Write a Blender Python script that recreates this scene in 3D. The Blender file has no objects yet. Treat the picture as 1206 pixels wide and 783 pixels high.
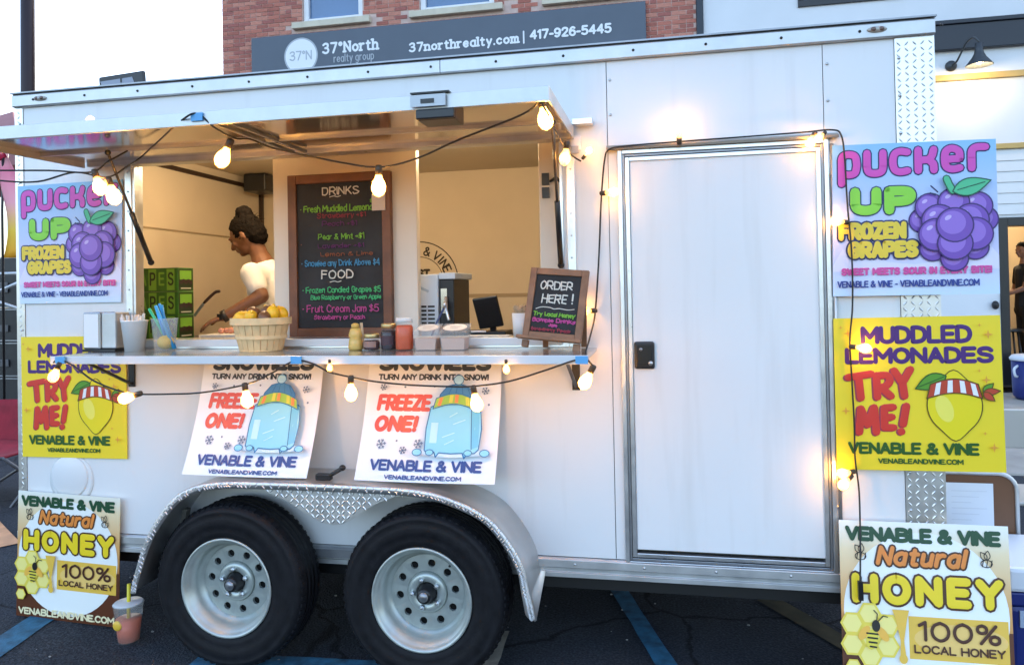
import bpy, bmesh, math, random
from mathutils import Vector, Matrix, Euler
random.seed(7)
SC = bpy.context.scene
COL = SC.collection
PI = math.pi
rad = math.radians

# ------------------------------------------------------------------ camera, sky, sun, exposure
cam = bpy.data.cameras.new('camera')
cam.sensor_width = 36.0
cam.lens = 880.0 / 1206.0 * 36.0
cam.shift_y = (332.3 - 391.5) / 1206.0
cam.clip_start = 0.05
cam.clip_end = 600
camo = bpy.data.objects.new('camera', cam)
COL.objects.link(camo)
yaw, pitch, roll = 0.2005, 0.0121, -0.0194
fw = Vector((-math.sin(yaw) * math.cos(pitch), math.cos(yaw) * math.cos(pitch), math.sin(pitch)))
r0 = Vector((math.cos(yaw), math.sin(yaw), 0)); u0 = r0.cross(fw)
rt = math.cos(roll) * r0 + math.sin(roll) * u0
up = math.cos(roll) * u0 - math.sin(roll) * r0
camo.matrix_world = Matrix(((rt.x, up.x, -fw.x, 0), (rt.y, up.y, -fw.y, -3.02), (rt.z, up.z, -fw.z, 1.5391), (0, 0, 0, 1)))
SC.camera = camo

SUN_EL, SUN_AZ = rad(28), rad(20)         # azimuth clockwise from +y: low behind the far buildings, the whole lot lies in their shade
world = bpy.data.worlds.new('World')
SC.world = world
world.use_nodes = True
wn = world.node_tree.nodes; wl = world.node_tree.links
sky = wn.new('ShaderNodeTexSky')
sky.sky_type = 'NISHITA'
sky.sun_disc = False
sky.sun_elevation = SUN_EL
sky.sun_rotation = SUN_AZ
sky.air_density = 1.0
sky.dust_density = 2.8
sky.ozone_density = 0.9
wl.new(sky.outputs[0], wn['Background'].inputs[0])
wn['Background'].inputs[1].default_value = 0.15
sunl = bpy.data.lights.new('sun', 'SUN')
sunl.energy = 1.2
sunl.angle = rad(15)
sunl.color = (1.0, 0.95, 0.88)
suno = bpy.data.objects.new('sun', sunl)
COL.objects.link(suno)
sd = Vector((math.sin(SUN_AZ) * math.cos(SUN_EL), math.cos(SUN_AZ) * math.cos(SUN_EL), math.sin(SUN_EL)))
suno.rotation_euler = sd.to_track_quat('Z', 'Y').to_euler()
suno.location = sd * 30
SC.view_settings.view_transform = 'Standard'
SC.view_settings.look = 'None'
SC.view_settings.gamma = 1.0
SC.view_settings.use_curve_mapping = False
SC.view_settings.exposure = 2.3
SC.render.engine = 'CYCLES'
SC.cycles.use_denoising = True
SC.cycles.max_bounces = 8
SC.cycles.transparent_max_bounces = 16
SC.cycles.caustics_reflective = False
SC.cycles.caustics_refractive = False
SC.cycles.sample_clamp_indirect = 4.0

# ------------------------------------------------------------------ materials
def lin(h):
    h = h.lstrip('#')
    o = []
    for i in (0, 2, 4):
        c = int(h[i:i + 2], 16) / 255
        o.append(c / 12.92 if c <= 0.04045 else ((c + 0.055) / 1.055) ** 2.4)
    return tuple(o)

MATS = {}
def M(name, col, rough=0.5, metal=0.0, var=0.0, vscale=8.0, bump=0.0, bscale=40.0, emit=0.0, alpha=1.0, rvar=0.0, spec=0.5, trans=0.0, coat=0.0, bdetail=4.0):
    if name in MATS: return MATS[name]
    if isinstance(col, str): col = lin(col)
    m = bpy.data.materials.new(name)
    m.use_nodes = True
    nt = m.node_tree; b = nt.nodes['Principled BSDF']
    b.inputs['Base Color'].default_value = (*col, 1)
    b.inputs['Roughness'].default_value = rough
    b.inputs['Metallic'].default_value = metal
    b.inputs['Specular IOR Level'].default_value = spec
    b.inputs['Alpha'].default_value = alpha
    b.inputs['Transmission Weight'].default_value = trans
    b.inputs['Coat Weight'].default_value = coat
    if emit:
        b.inputs['Emission Color'].default_value = (*col, 1)
        b.inputs['Emission Strength'].default_value = emit
    tc = nt.nodes.new('ShaderNodeTexCoord')
    if var or rvar:
        n = nt.nodes.new('ShaderNodeTexNoise'); n.inputs['Scale'].default_value = vscale; n.inputs['Detail'].default_value = 6
        nt.links.new(tc.outputs['Object'], n.inputs['Vector'])
        if var:
            cr = nt.nodes.new('ShaderNodeValToRGB')
            cr.color_ramp.elements[0].position = 0.3; cr.color_ramp.elements[1].position = 0.7
            cr.color_ramp.elements[0].color = (*[max(0, c * (1 - var)) for c in col], 1)
            cr.color_ramp.elements[1].color = (*[min(1, c * (1 + var)) for c in col], 1)
            nt.links.new(n.outputs['Fac'], cr.inputs[0]); nt.links.new(cr.outputs[0], b.inputs['Base Color'])
        if rvar:
            mr = nt.nodes.new('ShaderNodeMapRange')
            mr.inputs['To Min'].default_value = max(0.02, rough - rvar); mr.inputs['To Max'].default_value = min(1, rough + rvar)
            nt.links.new(n.outputs['Fac'], mr.inputs['Value']); nt.links.new(mr.outputs[0], b.inputs['Roughness'])
    if bump:
        n2 = nt.nodes.new('ShaderNodeTexNoise'); n2.inputs['Scale'].default_value = bscale; n2.inputs['Detail'].default_value = bdetail
        nt.links.new(tc.outputs['Object'], n2.inputs['Vector'])
        bp = nt.nodes.new('ShaderNodeBump'); bp.inputs['Strength'].default_value = bump; bp.inputs['Distance'].default_value = 0.02
        nt.links.new(n2.outputs['Fac'], bp.inputs['Height']); nt.links.new(bp.outputs[0], b.inputs['Normal'])
    MATS[name] = m
    return m

def grad_mat(name, stops, rough=0.4):
    """printed vertical gradient (Generated z)"""
    m = bpy.data.materials.new(name); m.use_nodes = True
    nt = m.node_tree; b = nt.nodes['Principled BSDF']; b.inputs['Roughness'].default_value = rough
    tc = nt.nodes.new('ShaderNodeTexCoord'); sp = nt.nodes.new('ShaderNodeSeparateXYZ'); cr = nt.nodes.new('ShaderNodeValToRGB')
    nt.links.new(tc.outputs['Generated'], sp.inputs[0]); nt.links.new(sp.outputs['Z'], cr.inputs[0]); nt.links.new(cr.outputs[0], b.inputs['Base Color'])
    el = cr.color_ramp.elements
    while len(el) < len(stops): el.new(0.5)
    for e, (p, c) in zip(el, stops): e.position = p; e.color = (*lin(c), 1)
    return m

def white_paint():
    m = bpy.data.materials.new('white_paint'); m.use_nodes = True
    nt = m.node_tree; b = nt.nodes['Principled BSDF']; L = nt.links.new
    tc = nt.nodes.new('ShaderNodeTexCoord'); mp = nt.nodes.new('ShaderNodeMapping'); mp.inputs['Scale'].default_value = (9, 9, .7)
    L(tc.outputs['Object'], mp.inputs[0])
    def noise(sc, src, det=6):
        n = nt.nodes.new('ShaderNodeTexNoise'); n.inputs['Scale'].default_value = sc; n.inputs['Detail'].default_value = det; L(src, n.inputs['Vector']); return n
    n1 = noise(1.5, mp.outputs[0]); n2 = noise(1.1, tc.outputs['Object'], 8); n3 = noise(38, tc.outputs['Object'])
    r1 = nt.nodes.new('ShaderNodeValToRGB'); e = r1.color_ramp.elements; e[0].position = .56; e[0].color = (1, 1, 1, 1); e[1].position = .9; e[1].color = (.88, .87, .85, 1)
    r2 = nt.nodes.new('ShaderNodeValToRGB'); e = r2.color_ramp.elements; e[0].position = .3; e[0].color = (.765, .765, .76, 1); e[1].position = .7; e[1].color = (.81, .81, .805, 1)
    L(n1.outputs['Fac'], r1.inputs[0]); L(n2.outputs['Fac'], r2.inputs[0])
    mx = nt.nodes.new('ShaderNodeMix'); mx.data_type = 'RGBA'; mx.blend_type = 'MULTIPLY'; mx.inputs[0].default_value = 1
    L(r2.outputs[0], mx.inputs[6]); L(r1.outputs[0], mx.inputs[7]); L(mx.outputs[2], b.inputs['Base Color'])
    mr = nt.nodes.new('ShaderNodeMapRange'); mr.inputs['To Min'].default_value = .22; mr.inputs['To Max'].default_value = .44; L(n3.outputs['Fac'], mr.inputs['Value']); L(mr.outputs[0], b.inputs['Roughness'])
    bp = nt.nodes.new('ShaderNodeBump'); bp.inputs['Strength'].default_value = .10; bp.inputs['Distance'].default_value = .02
    L(n2.outputs['Fac'], bp.inputs['Height']); L(bp.outputs[0], b.inputs['Normal'])
    return m
WHITE = white_paint()
ALU = M('aluminium', (0.70, 0.71, 0.72), 0.32, 0.9, var=0.06, vscale=14, bump=0.03, bscale=60, rvar=0.12)
ALU_DULL = M('dull_aluminium', (0.55, 0.56, 0.56), 0.45, 0.75, var=0.12, vscale=9, bump=0.03, bscale=50, rvar=0.1)
ALU_DARK = M('grey_aluminium', (0.30, 0.31, 0.33), 0.4, 0.8, var=0.1, vscale=20)
TREAD = M('tread_plate', (0.72, 0.71, 0.68), 0.36, 0.9, var=0.06, vscale=20, rvar=0.1)
POLISH = M('polished_aluminium', (0.72, 0.71, 0.69), 0.13, 0.92, var=0.05, vscale=4, bump=0.006, bscale=3, rvar=0.06)
BLACK = M('black_plastic', (0.012, 0.012, 0.013), 0.35)
BLACK_METAL = M('black_metal', (0.015, 0.015, 0.016), 0.4, 0.2)
RUBBER = M('rubber', (0.008, 0.008, 0.010), 0.6, spec=.22, var=0.35, vscale=25, bump=0.08, bscale=120, rvar=0.1)
STEEL = M('galvanised_steel', (0.46, 0.50, 0.47), 0.36, 0.5, var=0.08, vscale=25, rvar=0.1)
DARKHOLE = M('dark_recess', (0.004, 0.004, 0.004), 0.9)
ZINC = M('zinc', (0.6, 0.62, 0.63), 0.3, 0.9)
INNER = M('interior_panel', (0.64, 0.55, 0.42), 0.5, var=0.06, vscale=2.2, bump=0.02, bscale=5)
CREAM = M('cream_panel', (0.72, 0.65, 0.55), 0.45, var=0.04, vscale=3)
BROWNTRIM = M('dark_brown_trim', (0.035, 0.018, 0.010), 0.5)
COUNTER = M('dark_counter', (0.03, 0.03, 0.03), 0.35)
WOOD = M('stained_wood', (0.15, 0.055, 0.022), 0.5, var=0.35, vscale=9, bump=0.05, bscale=60)
WOODL = M('easel_wood', (0.26, 0.115, 0.05), 0.5, var=0.3, vscale=14, bump=0.05, bscale=60)
SLATE = M('chalkboard', (0.018, 0.019, 0.021), 0.75, var=0.5, vscale=6)
CABLE = M('cable_rubber', (0.012, 0.012, 0.012), 0.5)
SOCKET = M('bulb_socket', (0.05, 0.035, 0.02), 0.45)
TAPE = M('blue_tape', '#5fa8dc', 0.5)
GLASSW = M('window_glass', (0.05, 0.12, 0.24), 0.06, spec=1.0, var=0.15, vscale=0.7)

def bulb_mat():
    m = bpy.data.materials.new('bulb_glass'); m.use_nodes = True
    b = m.node_tree.nodes['Principled BSDF']
    b.inputs['Base Color'].default_value = (1, .8, .5, 1); b.inputs['Roughness'].default_value = .1
    b.inputs['Alpha'].default_value = .55
    b.inputs['Emission Color'].default_value = (1.0, 0.50, 0.07, 1); b.inputs['Emission Strength'].default_value = 0.9
    return m
def core_mat():
    m = bpy.data.materials.new('glowing_filament'); m.use_nodes = True
    b = m.node_tree.nodes['Principled BSDF']
    b.inputs['Base Color'].default_value = (1, .8, .5, 1)
    b.inputs['Emission Color'].default_value = (1.0, 0.44, 0.085, 1); b.inputs['Emission Strength'].default_value = 105.0
    return m
CORE = core_mat()
BULB = bulb_mat()

# ------------------------------------------------------------------ mesh helper
class MB:
    def __init__(s): s.v = []; s.f = []; s.m = []; s.mats = []; s.sm = []
    def mi(s, mat):
        if mat not in s.mats: s.mats.append(mat)
        return s.mats.index(mat)
    def add(s, vs, fs, mat, smooth=False):
        b = len(s.v); k = s.mi(mat)
        s.v += [tuple(v) for v in vs]
        for f in fs: s.f.append(tuple(b + i for i in f)); s.m.append(k); s.sm.append(smooth)
        return s
    def box(s, x0, x1, y0, y1, z0, z1, mat):
        vs = [(x, y, z) for x in (x0, x1) for y in (y0, y1) for z in (z0, z1)]
        return s.add(vs, [(0, 1, 3, 2), (4, 6, 7, 5), (0, 4, 5, 1), (2, 3, 7, 6), (0, 2, 6, 4), (1, 5, 7, 3)], mat)
    def obox(s, p0, p1, w, h, mat, upv=(0, 0, 1)):
        """bar from p0 to p1 of width w (sideways) and height h"""
        p0 = Vector(p0); p1 = Vector(p1); d = (p1 - p0).normalized(); u = Vector(upv)
        sd_ = d.cross(u)
        if sd_.length < 1e-4: sd_ = d.cross(Vector((0, 1, 0)))
        sd_.normalize(); u = sd_.cross(d)
        vs = [p + sd_ * (a * w / 2) + u * (c * h / 2) for p in (p0, p1) for a in (-1, 1) for c in (-1, 1)]
        return s.add(vs, [(0, 1, 3, 2), (4, 6, 7, 5), (0, 4, 5, 1), (2, 3, 7, 6), (0, 2, 6, 4), (1, 5, 7, 3)], mat)
    def prism(s, poly, y0, y1, mat, smooth=False):
        """polygon in (x,z), extruded along y"""
        n = len(poly)
        vs = [(x, y0, z) for x, z in poly] + [(x, y1, z) for x, z in poly]
        fs = [tuple(range(n)), tuple(range(2 * n - 1, n - 1, -1))]
        s.add(vs, fs, mat)
        b = len(s.v) - 2 * n; k = s.mi(mat)
        for i in range(n):
            j = (i + 1) % n
            s.f.append((b + i, b + n + i, b + n + j, b + j)); s.m.append(k); s.sm.append(smooth)
        return s
    def tube(s, pts, r, mat, n=8, caps=True, smooth=True):
        pts = [Vector(p) for p in pts]
        rs = r if isinstance(r, (list, tuple)) else [r] * len(pts)
        vs = []; prev = None
        for i, p in enumerate(pts):
            d = (pts[min(i + 1, len(pts) - 1)] - pts[max(i - 1, 0)])
            d = d.normalized() if d.length > 1e-9 else Vector((0, 0, 1))
            if prev is None:
                a = Vector((0, 0, 1)) if abs(d.z) < 0.9 else Vector((1, 0, 0))
                e1 = d.cross(a).normalized()
            else:
                e1 = prev - d * prev.dot(d)
                e1 = e1.normalized() if e1.length > 1e-6 else d.orthogonal().normalized()
            prev = e1; e2 = d.cross(e1)
            vs += [p + (e1 * math.cos(2 * PI * k / n) + e2 * math.sin(2 * PI * k / n)) * rs[i] for k in range(n)]
        fs = [(i * n + k, i * n + (k + 1) % n, (i + 1) * n + (k + 1) % n, (i + 1) * n + k) for i in range(len(pts) - 1) for k in range(n)]
        if caps: fs += [tuple(range(n - 1, -1, -1)), tuple((len(pts) - 1) * n + k for k in range(n))]
        return s.add(vs, fs, mat, smooth)
    def lathe(s, prof, c, mat, n=24, axis='z', smooth=True, closed=False):
        """prof: list of (radius, height) along axis through c"""
        vs = []
        for r, h in prof:
            for k in range(n):
                a = 2 * PI * k / n
                ca, sa = r * math.cos(a), r * math.sin(a)
                if axis == 'z': vs.append((c[0] + ca, c[1] + sa, c[2] + h))
                elif axis == 'y': vs.append((c[0] + ca, c[1] + h, c[2] + sa))
                else: vs.append((c[0] + h, c[1] + ca, c[2] + sa))
        m = len(prof)
        rng = m if closed else m - 1
        fs = []
        for i in range(rng):
            j = (i + 1) % m
            for k in range(n):
                fs.append((i * n + k, i * n + (k + 1) % n, j * n + (k + 1) % n, j * n + k))
        if not closed:
            if prof[0][0] > 1e-6: fs.append(tuple(range(n - 1, -1, -1)))
            if prof[-1][0] > 1e-6: fs.append(tuple((m - 1) * n + k for k in range(n)))
        return s.add(vs, fs, mat, smooth)
    def ell(s, c, r, mat, n=14, m=9, rot=None, smooth=True):
        vs = []
        for i in range(m + 1):
            t = PI * i / m
            for k in range(n):
                a = 2 * PI * k / n
                p = Vector((r[0] * math.sin(t) * math.cos(a), r[1] * math.sin(t) * math.sin(a), r[2] * math.cos(t)))
                if rot: p = rot @ p
                vs.append((c[0] + p.x, c[1] + p.y, c[2] + p.z))
        fs = [(i * n + k, (i + 1) * n + k, (i + 1) * n + (k + 1) % n, i * n + (k + 1) % n) for i in range(m) for k in range(n)]
        return s.add(vs, fs, mat, smooth)
    def xform(s, mx):
        s.v = [tuple(mx @ Vector(v)) for v in s.v]; return s
    def build(s, name, parent=None, bev=0.0, seg=2, merge=False, world=True):
        me = bpy.data.meshes.new(name)
        off = Vector((0, 0, 0))
        if parent is not None and world:
            p = parent
            while p is not None: off += p.location; p = p.parent
        me.from_pydata([tuple(Vector(v) - off) for v in s.v], [], s.f)
        for m in s.mats: me.materials.append(m)
        me.polygons.foreach_set('material_index', s.m)
        me.polygons.foreach_set('use_smooth', s.sm)
        if merge:
            bm = bmesh.new(); bm.from_mesh(me)
            bmesh.ops.remove_doubles(bm, verts=bm.verts, dist=1e-5)
            bmesh.ops.dissolve_degenerate(bm, edges=bm.edges, dist=1e-6)
            bmesh.ops.recalc_face_normals(bm, faces=bm.faces); bm.to_mesh(me); bm.free()
        me.update()
        o = bpy.data.objects.new(name, me); COL.objects.link(o)
        if parent is not None: o.parent = parent
        if bev:
            b = o.modifiers.new('edge', 'BEVEL'); b.width = bev; b.segments = seg; b.limit_method = 'ANGLE'; b.angle_limit = rad(40); b.harden_normals = False
        return o

def tag(o, label=None, cat=None, group=None, kind=None):
    if label: o['label'] = label
    if cat: o['category'] = cat
    if group: o['group'] = group
    if kind: o['kind'] = kind
    return o
def thing(name, loc, label, cat, group=None):
    o = bpy.data.objects.new(name, None); o.empty_display_size = 0.1
    COL.objects.link(o); o.location = loc
    return tag(o, label, cat, group)
def copy_tree(o, parent=None):
    c = o.copy(); COL.objects.link(c); c.parent = parent
    for ch in list(o.children): copy_tree(ch, c)
    return c
def smooth_path(pts, k=6):
    P = [Vector(p) for p in pts]
    if len(P) < 3: return P
    out = []
    for i in range(len(P) - 1):
        a = P[max(i - 1, 0)]; b = P[i]; c = P[i + 1]; d = P[min(i + 2, len(P) - 1)]
        for j in range(k):
            t = j / k
            out.append(0.5 * ((2 * b) + (c - a) * t + (2 * a - 5 * b + 4 * c - d) * t * t + (3 * b - a - 3 * c + d) * t ** 3))
    out.append(P[-1]); return out

# ------------------------------------------------------------------ single-stroke lettering
BOWL = '~3.2,3.2 2.3,4 1.4,4 .3,3.2 0,2 .3,.8 1.4,0 2.3,0 3.2,.8'
BBOWL = '~0,.8 .9,0 1.8,0 2.9,.8 3.2,2 2.9,3.2 1.8,4 .9,4 0,3.2'
PB = '~0,6 2.2,6 3.6,5.6 4,4.4 3.6,3.2 2.2,2.7 0,2.7'
GL = {
 'A': (4, ['0,0 2,6 4,0', '.7,2 3.3,2']), 'B': (4, ['0,0 0,6', '~0,6 2,6 3.3,5.6 3.6,4.6 3.2,3.5 2,3.2 0,3.2', '~0,3.2 2.2,3.2 3.7,2.7 4,1.6 3.6,.5 2.2,0 0,0']),
 'C': (4, ['~4,5 3.2,5.8 2.1,6 .7,5.2 0,3 .7,.8 2.1,0 3.2,.2 4,1']), 'D': (4, ['0,0 0,6', '~0,6 1.6,6 3.3,5.2 4,3 3.3,.8 1.6,0 0,0']),
 'E': (3.4, ['3.4,0 0,0 0,6 3.4,6', '0,3.1 3,3.1']), 'F': (3.4, ['0,0 0,6 3.4,6', '0,3.1 2.9,3.1']),
 'G': (4, ['~4,5 3.2,5.8 2.1,6 .7,5.2 0,3 .7,.8 2.1,0 3.3,.3 4,1.2', '4,1 4,2.8 2.4,2.8']), 'H': (4, ['0,0 0,6', '4,0 4,6', '0,3 4,3']),
 'I': (0, ['0,0 0,6']), 'J': (2.6, ['2.6,6 2.6,1.5', '~2.6,1.5 2.1,.3 1.2,0 .3,.4 0,1.3']), 'K': (3.9, ['0,0 0,6', '3.7,6 0,2.4', '1.3,3.6 3.9,0']),
 'L': (3.2, ['0,6 0,0 3.2,0']), 'M': (4.8, ['0,0 0,6 2.4,2 4.8,6 4.8,0']), 'N': (4, ['0,0 0,6 4,0 4,6']),
 'O': (4.4, ['~2.2,6 .7,5.2 0,3 .7,.8 2.2,0 3.7,.8 4.4,3 3.7,5.2 2.2,6']), 'P': (4, ['0,0 0,6', PB]),
 'Q': (4.4, ['~2.2,6 .7,5.2 0,3 .7,.8 2.2,0 3.7,.8 4.4,3 3.7,5.2 2.2,6', '2.8,1.4 4.4,-.4']), 'R': (4, ['0,0 0,6', PB, '1.9,2.7 4,0']),
 'S': (3.9, ['~3.8,5 3,5.8 2,6 .7,5.6 .2,4.5 .8,3.5 2,3.1 3.3,2.6 3.9,1.5 3.3,.4 2,0 .9,.2 0,1']), 'T': (4, ['0,6 4,6', '2,6 2,0']),
 'U': (4, ['0,6 0,2', '~0,2 .5,.6 2,0 3.5,.6 4,2', '4,2 4,6']), 'V': (4, ['0,6 2,0 4,6']), 'W': (5.6, ['0,6 1.4,0 2.8,5 4.2,0 5.6,6']),
 'X': (4, ['0,6 4,0', '0,0 4,6']), 'Y': (4, ['0,6 2,3 4,6', '2,3 2,0']), 'Z': (3.8, ['0,6 3.8,6 0,0 3.8,0']),
 '0': (3.8, ['~1.9,6 .5,5 0,3 .5,1 1.9,0 3.3,1 3.8,3 3.3,5 1.9,6']), '1': (1.6, ['0,4.8 1.4,6 1.4,0']),
 '2': (3.8, ['~.1,4.6 .7,5.7 2,6 3.3,5.6 3.6,4.4 3,3.2 0,0', '0,0 3.8,0']), '3': (3.8, ['~.2,5.2 1.6,6 3.2,5.6 3.4,4.4 2.8,3.4 1.4,3.2', '~1.4,3.2 3,3 3.8,1.8 3.2,.5 1.7,0 0,.8']),
 '4': (4, ['3,0 3,6 0,1.8 4,1.8']), '5': (3.7, ['3.5,6 .5,6 .3,3.2', '~.3,3.2 1.7,3.7 3.2,3.2 3.7,1.9 3.1,.5 1.6,0 0,.7']),
 '6': (3.7, ['~3.4,5.4 2.2,6 .9,5.2 .1,3 .3,1 1.9,0 3.3,.6 3.7,1.9 3.1,3.2 1.8,3.6 .6,3 .1,2']), '7': (3.8, ['0,6 3.8,6 1.4,0']),
 '8': (3.8, ['~1.9,6 .6,5.5 .4,4.5 1.9,3.2 3.5,2 3.3,.6 1.9,0 .5,.6 .3,2 1.9,3.2 3.4,4.5 3.2,5.5 1.9,6']), '9': (3.7, ['~.3,.6 1.5,0 2.8,.8 3.6,3 3.4,5 1.8,6 .4,5.4 0,4.1 .6,2.8 1.9,2.4 3.1,3 3.6,4']),
 'a': (3.2, [BOWL, '3.2,4 3.2,0']), 'b': (3.2, ['0,6 0,0', BBOWL]), 'c': (3, ['~3,3.2 1.8,4 .4,3.2 0,2 .4,.8 1.8,0 3,.8']), 'd': (3.2, [BOWL, '3.2,6 3.2,0']),
 'e': (3.1, ['.1,2.1 3.1,2.1', '~3.1,2.1 2.8,3.4 1.6,4 .4,3.2 0,2 .4,.8 1.7,0 3,.7']), 'f': (2.4, ['~2.4,5.8 1.6,6 1,5.2 1,4', '1,4.5 1,0', '0,3.9 2.2,3.9']),
 'g': (3.2, [BOWL, '~3.2,4 3.2,0 2.9,-1.4 1.6,-2 .2,-1.5']), 'h': (3, ['0,0 0,6', '~0,2.8 1,3.9 1.9,4 2.8,3.4 3,2.4', '3,2.4 3,0']), 'i': (0, ['0,0 0,4', '0,5.4 0,5.6']),
 'j': (1.2, ['1.2,4 1.2,-1.4 0,-2', '1.2,5.4 1.2,5.6']), 'k': (2.9, ['0,0 0,6', '2.7,4 0,1.6', '1,2.4 2.9,0']), 'l': (0, ['0,0 0,6']),
 'm': (4.4, ['0,0 0,4', '~0,3 .8,3.9 1.5,4 2.1,3.5 2.2,2.6', '2.2,2.6 2.2,0', '~2.2,2.8 3,3.9 3.7,4 4.3,3.5 4.4,2.6', '4.4,2.6 4.4,0']),
 'n': (3, ['0,0 0,4', '~0,2.8 1,3.9 1.9,4 2.8,3.4 3,2.4', '3,2.4 3,0']), 'o': (3.4, ['~1.7,4 .4,3.2 0,2 .4,.8 1.7,0 3,.8 3.4,2 3,3.2 1.7,4']),
 'p': (3.2, ['0,4 0,-2', BBOWL]), 'r': (2.2, ['0,0 0,4', '~0,2.6 .8,3.7 1.6,4 2.2,3.9']), 's': (2.6, ['~2.6,3.4 1.5,4 .4,3.6 .3,2.7 1.4,2.1 2.6,1.6 2.6,.6 1.4,0 0,.6']),
 't': (2.4, ['1,5.4 1,1', '~1,1 1.3,.1 2.4,.1', '0,4 2.3,4']), 'u': (3, ['0,4 0,1.4', '~0,1.4 .3,.4 1.3,0 2.2,.3 3,1.2', '3,4 3,0']), 'v': (3, ['0,4 1.5,0 3,4']),
 'w': (4.4, ['0,4 1.1,0 2.2,3.4 3.3,0 4.4,4']), 'x': (3, ['0,4 3,0', '0,0 3,4']), 'y': (3.2, ['0,4 1.6,0', '3.2,4 1.6,0 .8,-2']), 'z': (2.8, ['0,4 2.8,4 0,0 2.8,0']),
 '.': (0, ['0,0 0,.2']), ',': (.4, ['.3,.3 0,-.9']), '!': (0, ['0,6 0,2', '0,.3 0,.15']), '-': (2, ['0,2.4 2,2.4']), '|': (0, ['0,6.6 0,-1.4']), '+': (2.4, ['0,2.4 2.4,2.4', '1.2,3.6 1.2,1.2']),
 '$': (3.4, ['~3.3,4.8 1.7,5.4 .3,4.6 .8,3.4 2.6,2.7 3.3,1.6 1.7,.6 .1,1.2', '1.7,6.2 1.7,-.2']), '\u2022': (.6, ['.3,2.6 .3,2.9']), "'": (0, ['0,6 0,4.8']),
 '&': (4.3, ['~4.3,0 1.1,4.2 1,5.4 2,6 2.9,5.3 2.6,4.2 .5,2.4 0,1.2 .7,.2 1.9,0 3.2,.8 4.1,2.7']),
 '%': (5, ['4.2,6 .8,0', '~1.1,6 .2,5.4 .2,4 1.1,3.4 2,4 2,5.4 1.1,6', '~3.9,2.6 3,2 3,.6 3.9,0 4.8,.6 4.8,2 3.9,2.6']),
 '\u00ba': (1.6, ['~.8,6 .1,5.5 .1,4.7 .8,4.2 1.5,4.7 1.5,5.5 .8,6']),
}
def parse(st):
    sm = st.startswith('~')
    pts = [tuple(float(a) for a in p.split(',')) for p in st.lstrip('~').split()]
    return sm, pts
def letter_strokes(s, gap=1.3, space=2.4, shear=0.0, slab=False):
    """list of (smooth, points) and the total width, cap height 6"""
    out = []; x = 0
    for ch in s:
        if ch == ' ': x += space; continue
        w, sts = GL[ch]
        for st in sts:
            sm, pts = parse(st)
            out.append((sm, [(x + px + shear * py, py) for px, py in pts]))
            if slab and not sm:
                for i in (0, -1):
                    q = pts[i]; o2 = pts[1] if i == 0 else pts[-2]
                    if abs(q[0] - o2[0]) < .05 and (abs(q[1]) < .05 or q[1] in (4, 6, -2)) and ch not in '|.!i':
                        lo, hi = (-.8, .8) if q[1] in (0, -2) else (-.9, .25)
                        out.append((False, [(x + q[0] + lo, q[1]), (x + q[0] + hi, q[1])]))
        x += w + gap
    return out, x - gap
def stroke(mb, pts, w, h0, hz, mat, smooth=False, fn=None):
    """raised ribbon with round ends; pts in (u,v); fn maps (u,v,h) to 3-d"""
    if smooth:
        P = [Vector((a, b, 0)) for a, b in pts]
        pts = [(p.x, p.y) for p in smooth_path(P, 4)]
    Q = []
    for p in pts:
        if not Q or (abs(p[0] - Q[-1][0]) + abs(p[1] - Q[-1][1])) > 1e-6: Q.append(p)
    pts = Q
    off = (-1, -.72, 0, .72, 1); hh = (0, .85, 1, .85, 0); r = w / 2
    def strip(a, na, b, nb):
        vs = []
        for p, n in ((a, na), (b, nb)):
            for o, h in zip(off, hh): vs.append(fn(p[0] + n[0] * o * r, p[1] + n[1] * o * r, h0 + hz * h))
        mb.add(vs, [(i, i + 5, i + 6, i + 1) for i in range(4)], mat)
    segs = []
    for a, b in zip(pts[:-1], pts[1:]):
        dx, dy = b[0] - a[0], b[1] - a[1]; l = math.hypot(dx, dy) or 1
        segs.append((-dy / l, dx / l))
    for i in range(len(segs)):
        n0 = n1 = segs[i]
        if smooth:
            def avg(p, q):
                x, y = p[0] + q[0], p[1] + q[1]; l = math.hypot(x, y) or 1
                return (x / l, y / l)
            if i > 0: n0 = avg(segs[i - 1], segs[i])
            if i < len(segs) - 1: n1 = avg(segs[i], segs[i + 1])
        strip(pts[i], n0, pts[i + 1], n1)
    ends = [pts[0], pts[-1]] if smooth else pts
    K = 8
    for p in ends:
        vs = [fn(p[0], p[1], h0 + hz * 1.01)]
        for rr, h in ((.72, .86), (1, 0)):
            vs += [fn(p[0] + r * rr * math.cos(2 * PI * k / K), p[1] + r * rr * math.sin(2 * PI * k / K), h0 + hz * h) for k in range(K)]
        fs = [(0, 1 + k, 1 + (k + 1) % K) for k in range(K)] + [(1 + k, 1 + K + k, 1 + K + (k + 1) % K, 1 + (k + 1) % K) for k in range(K)]
        mb.add(vs, fs, mat)
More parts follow.
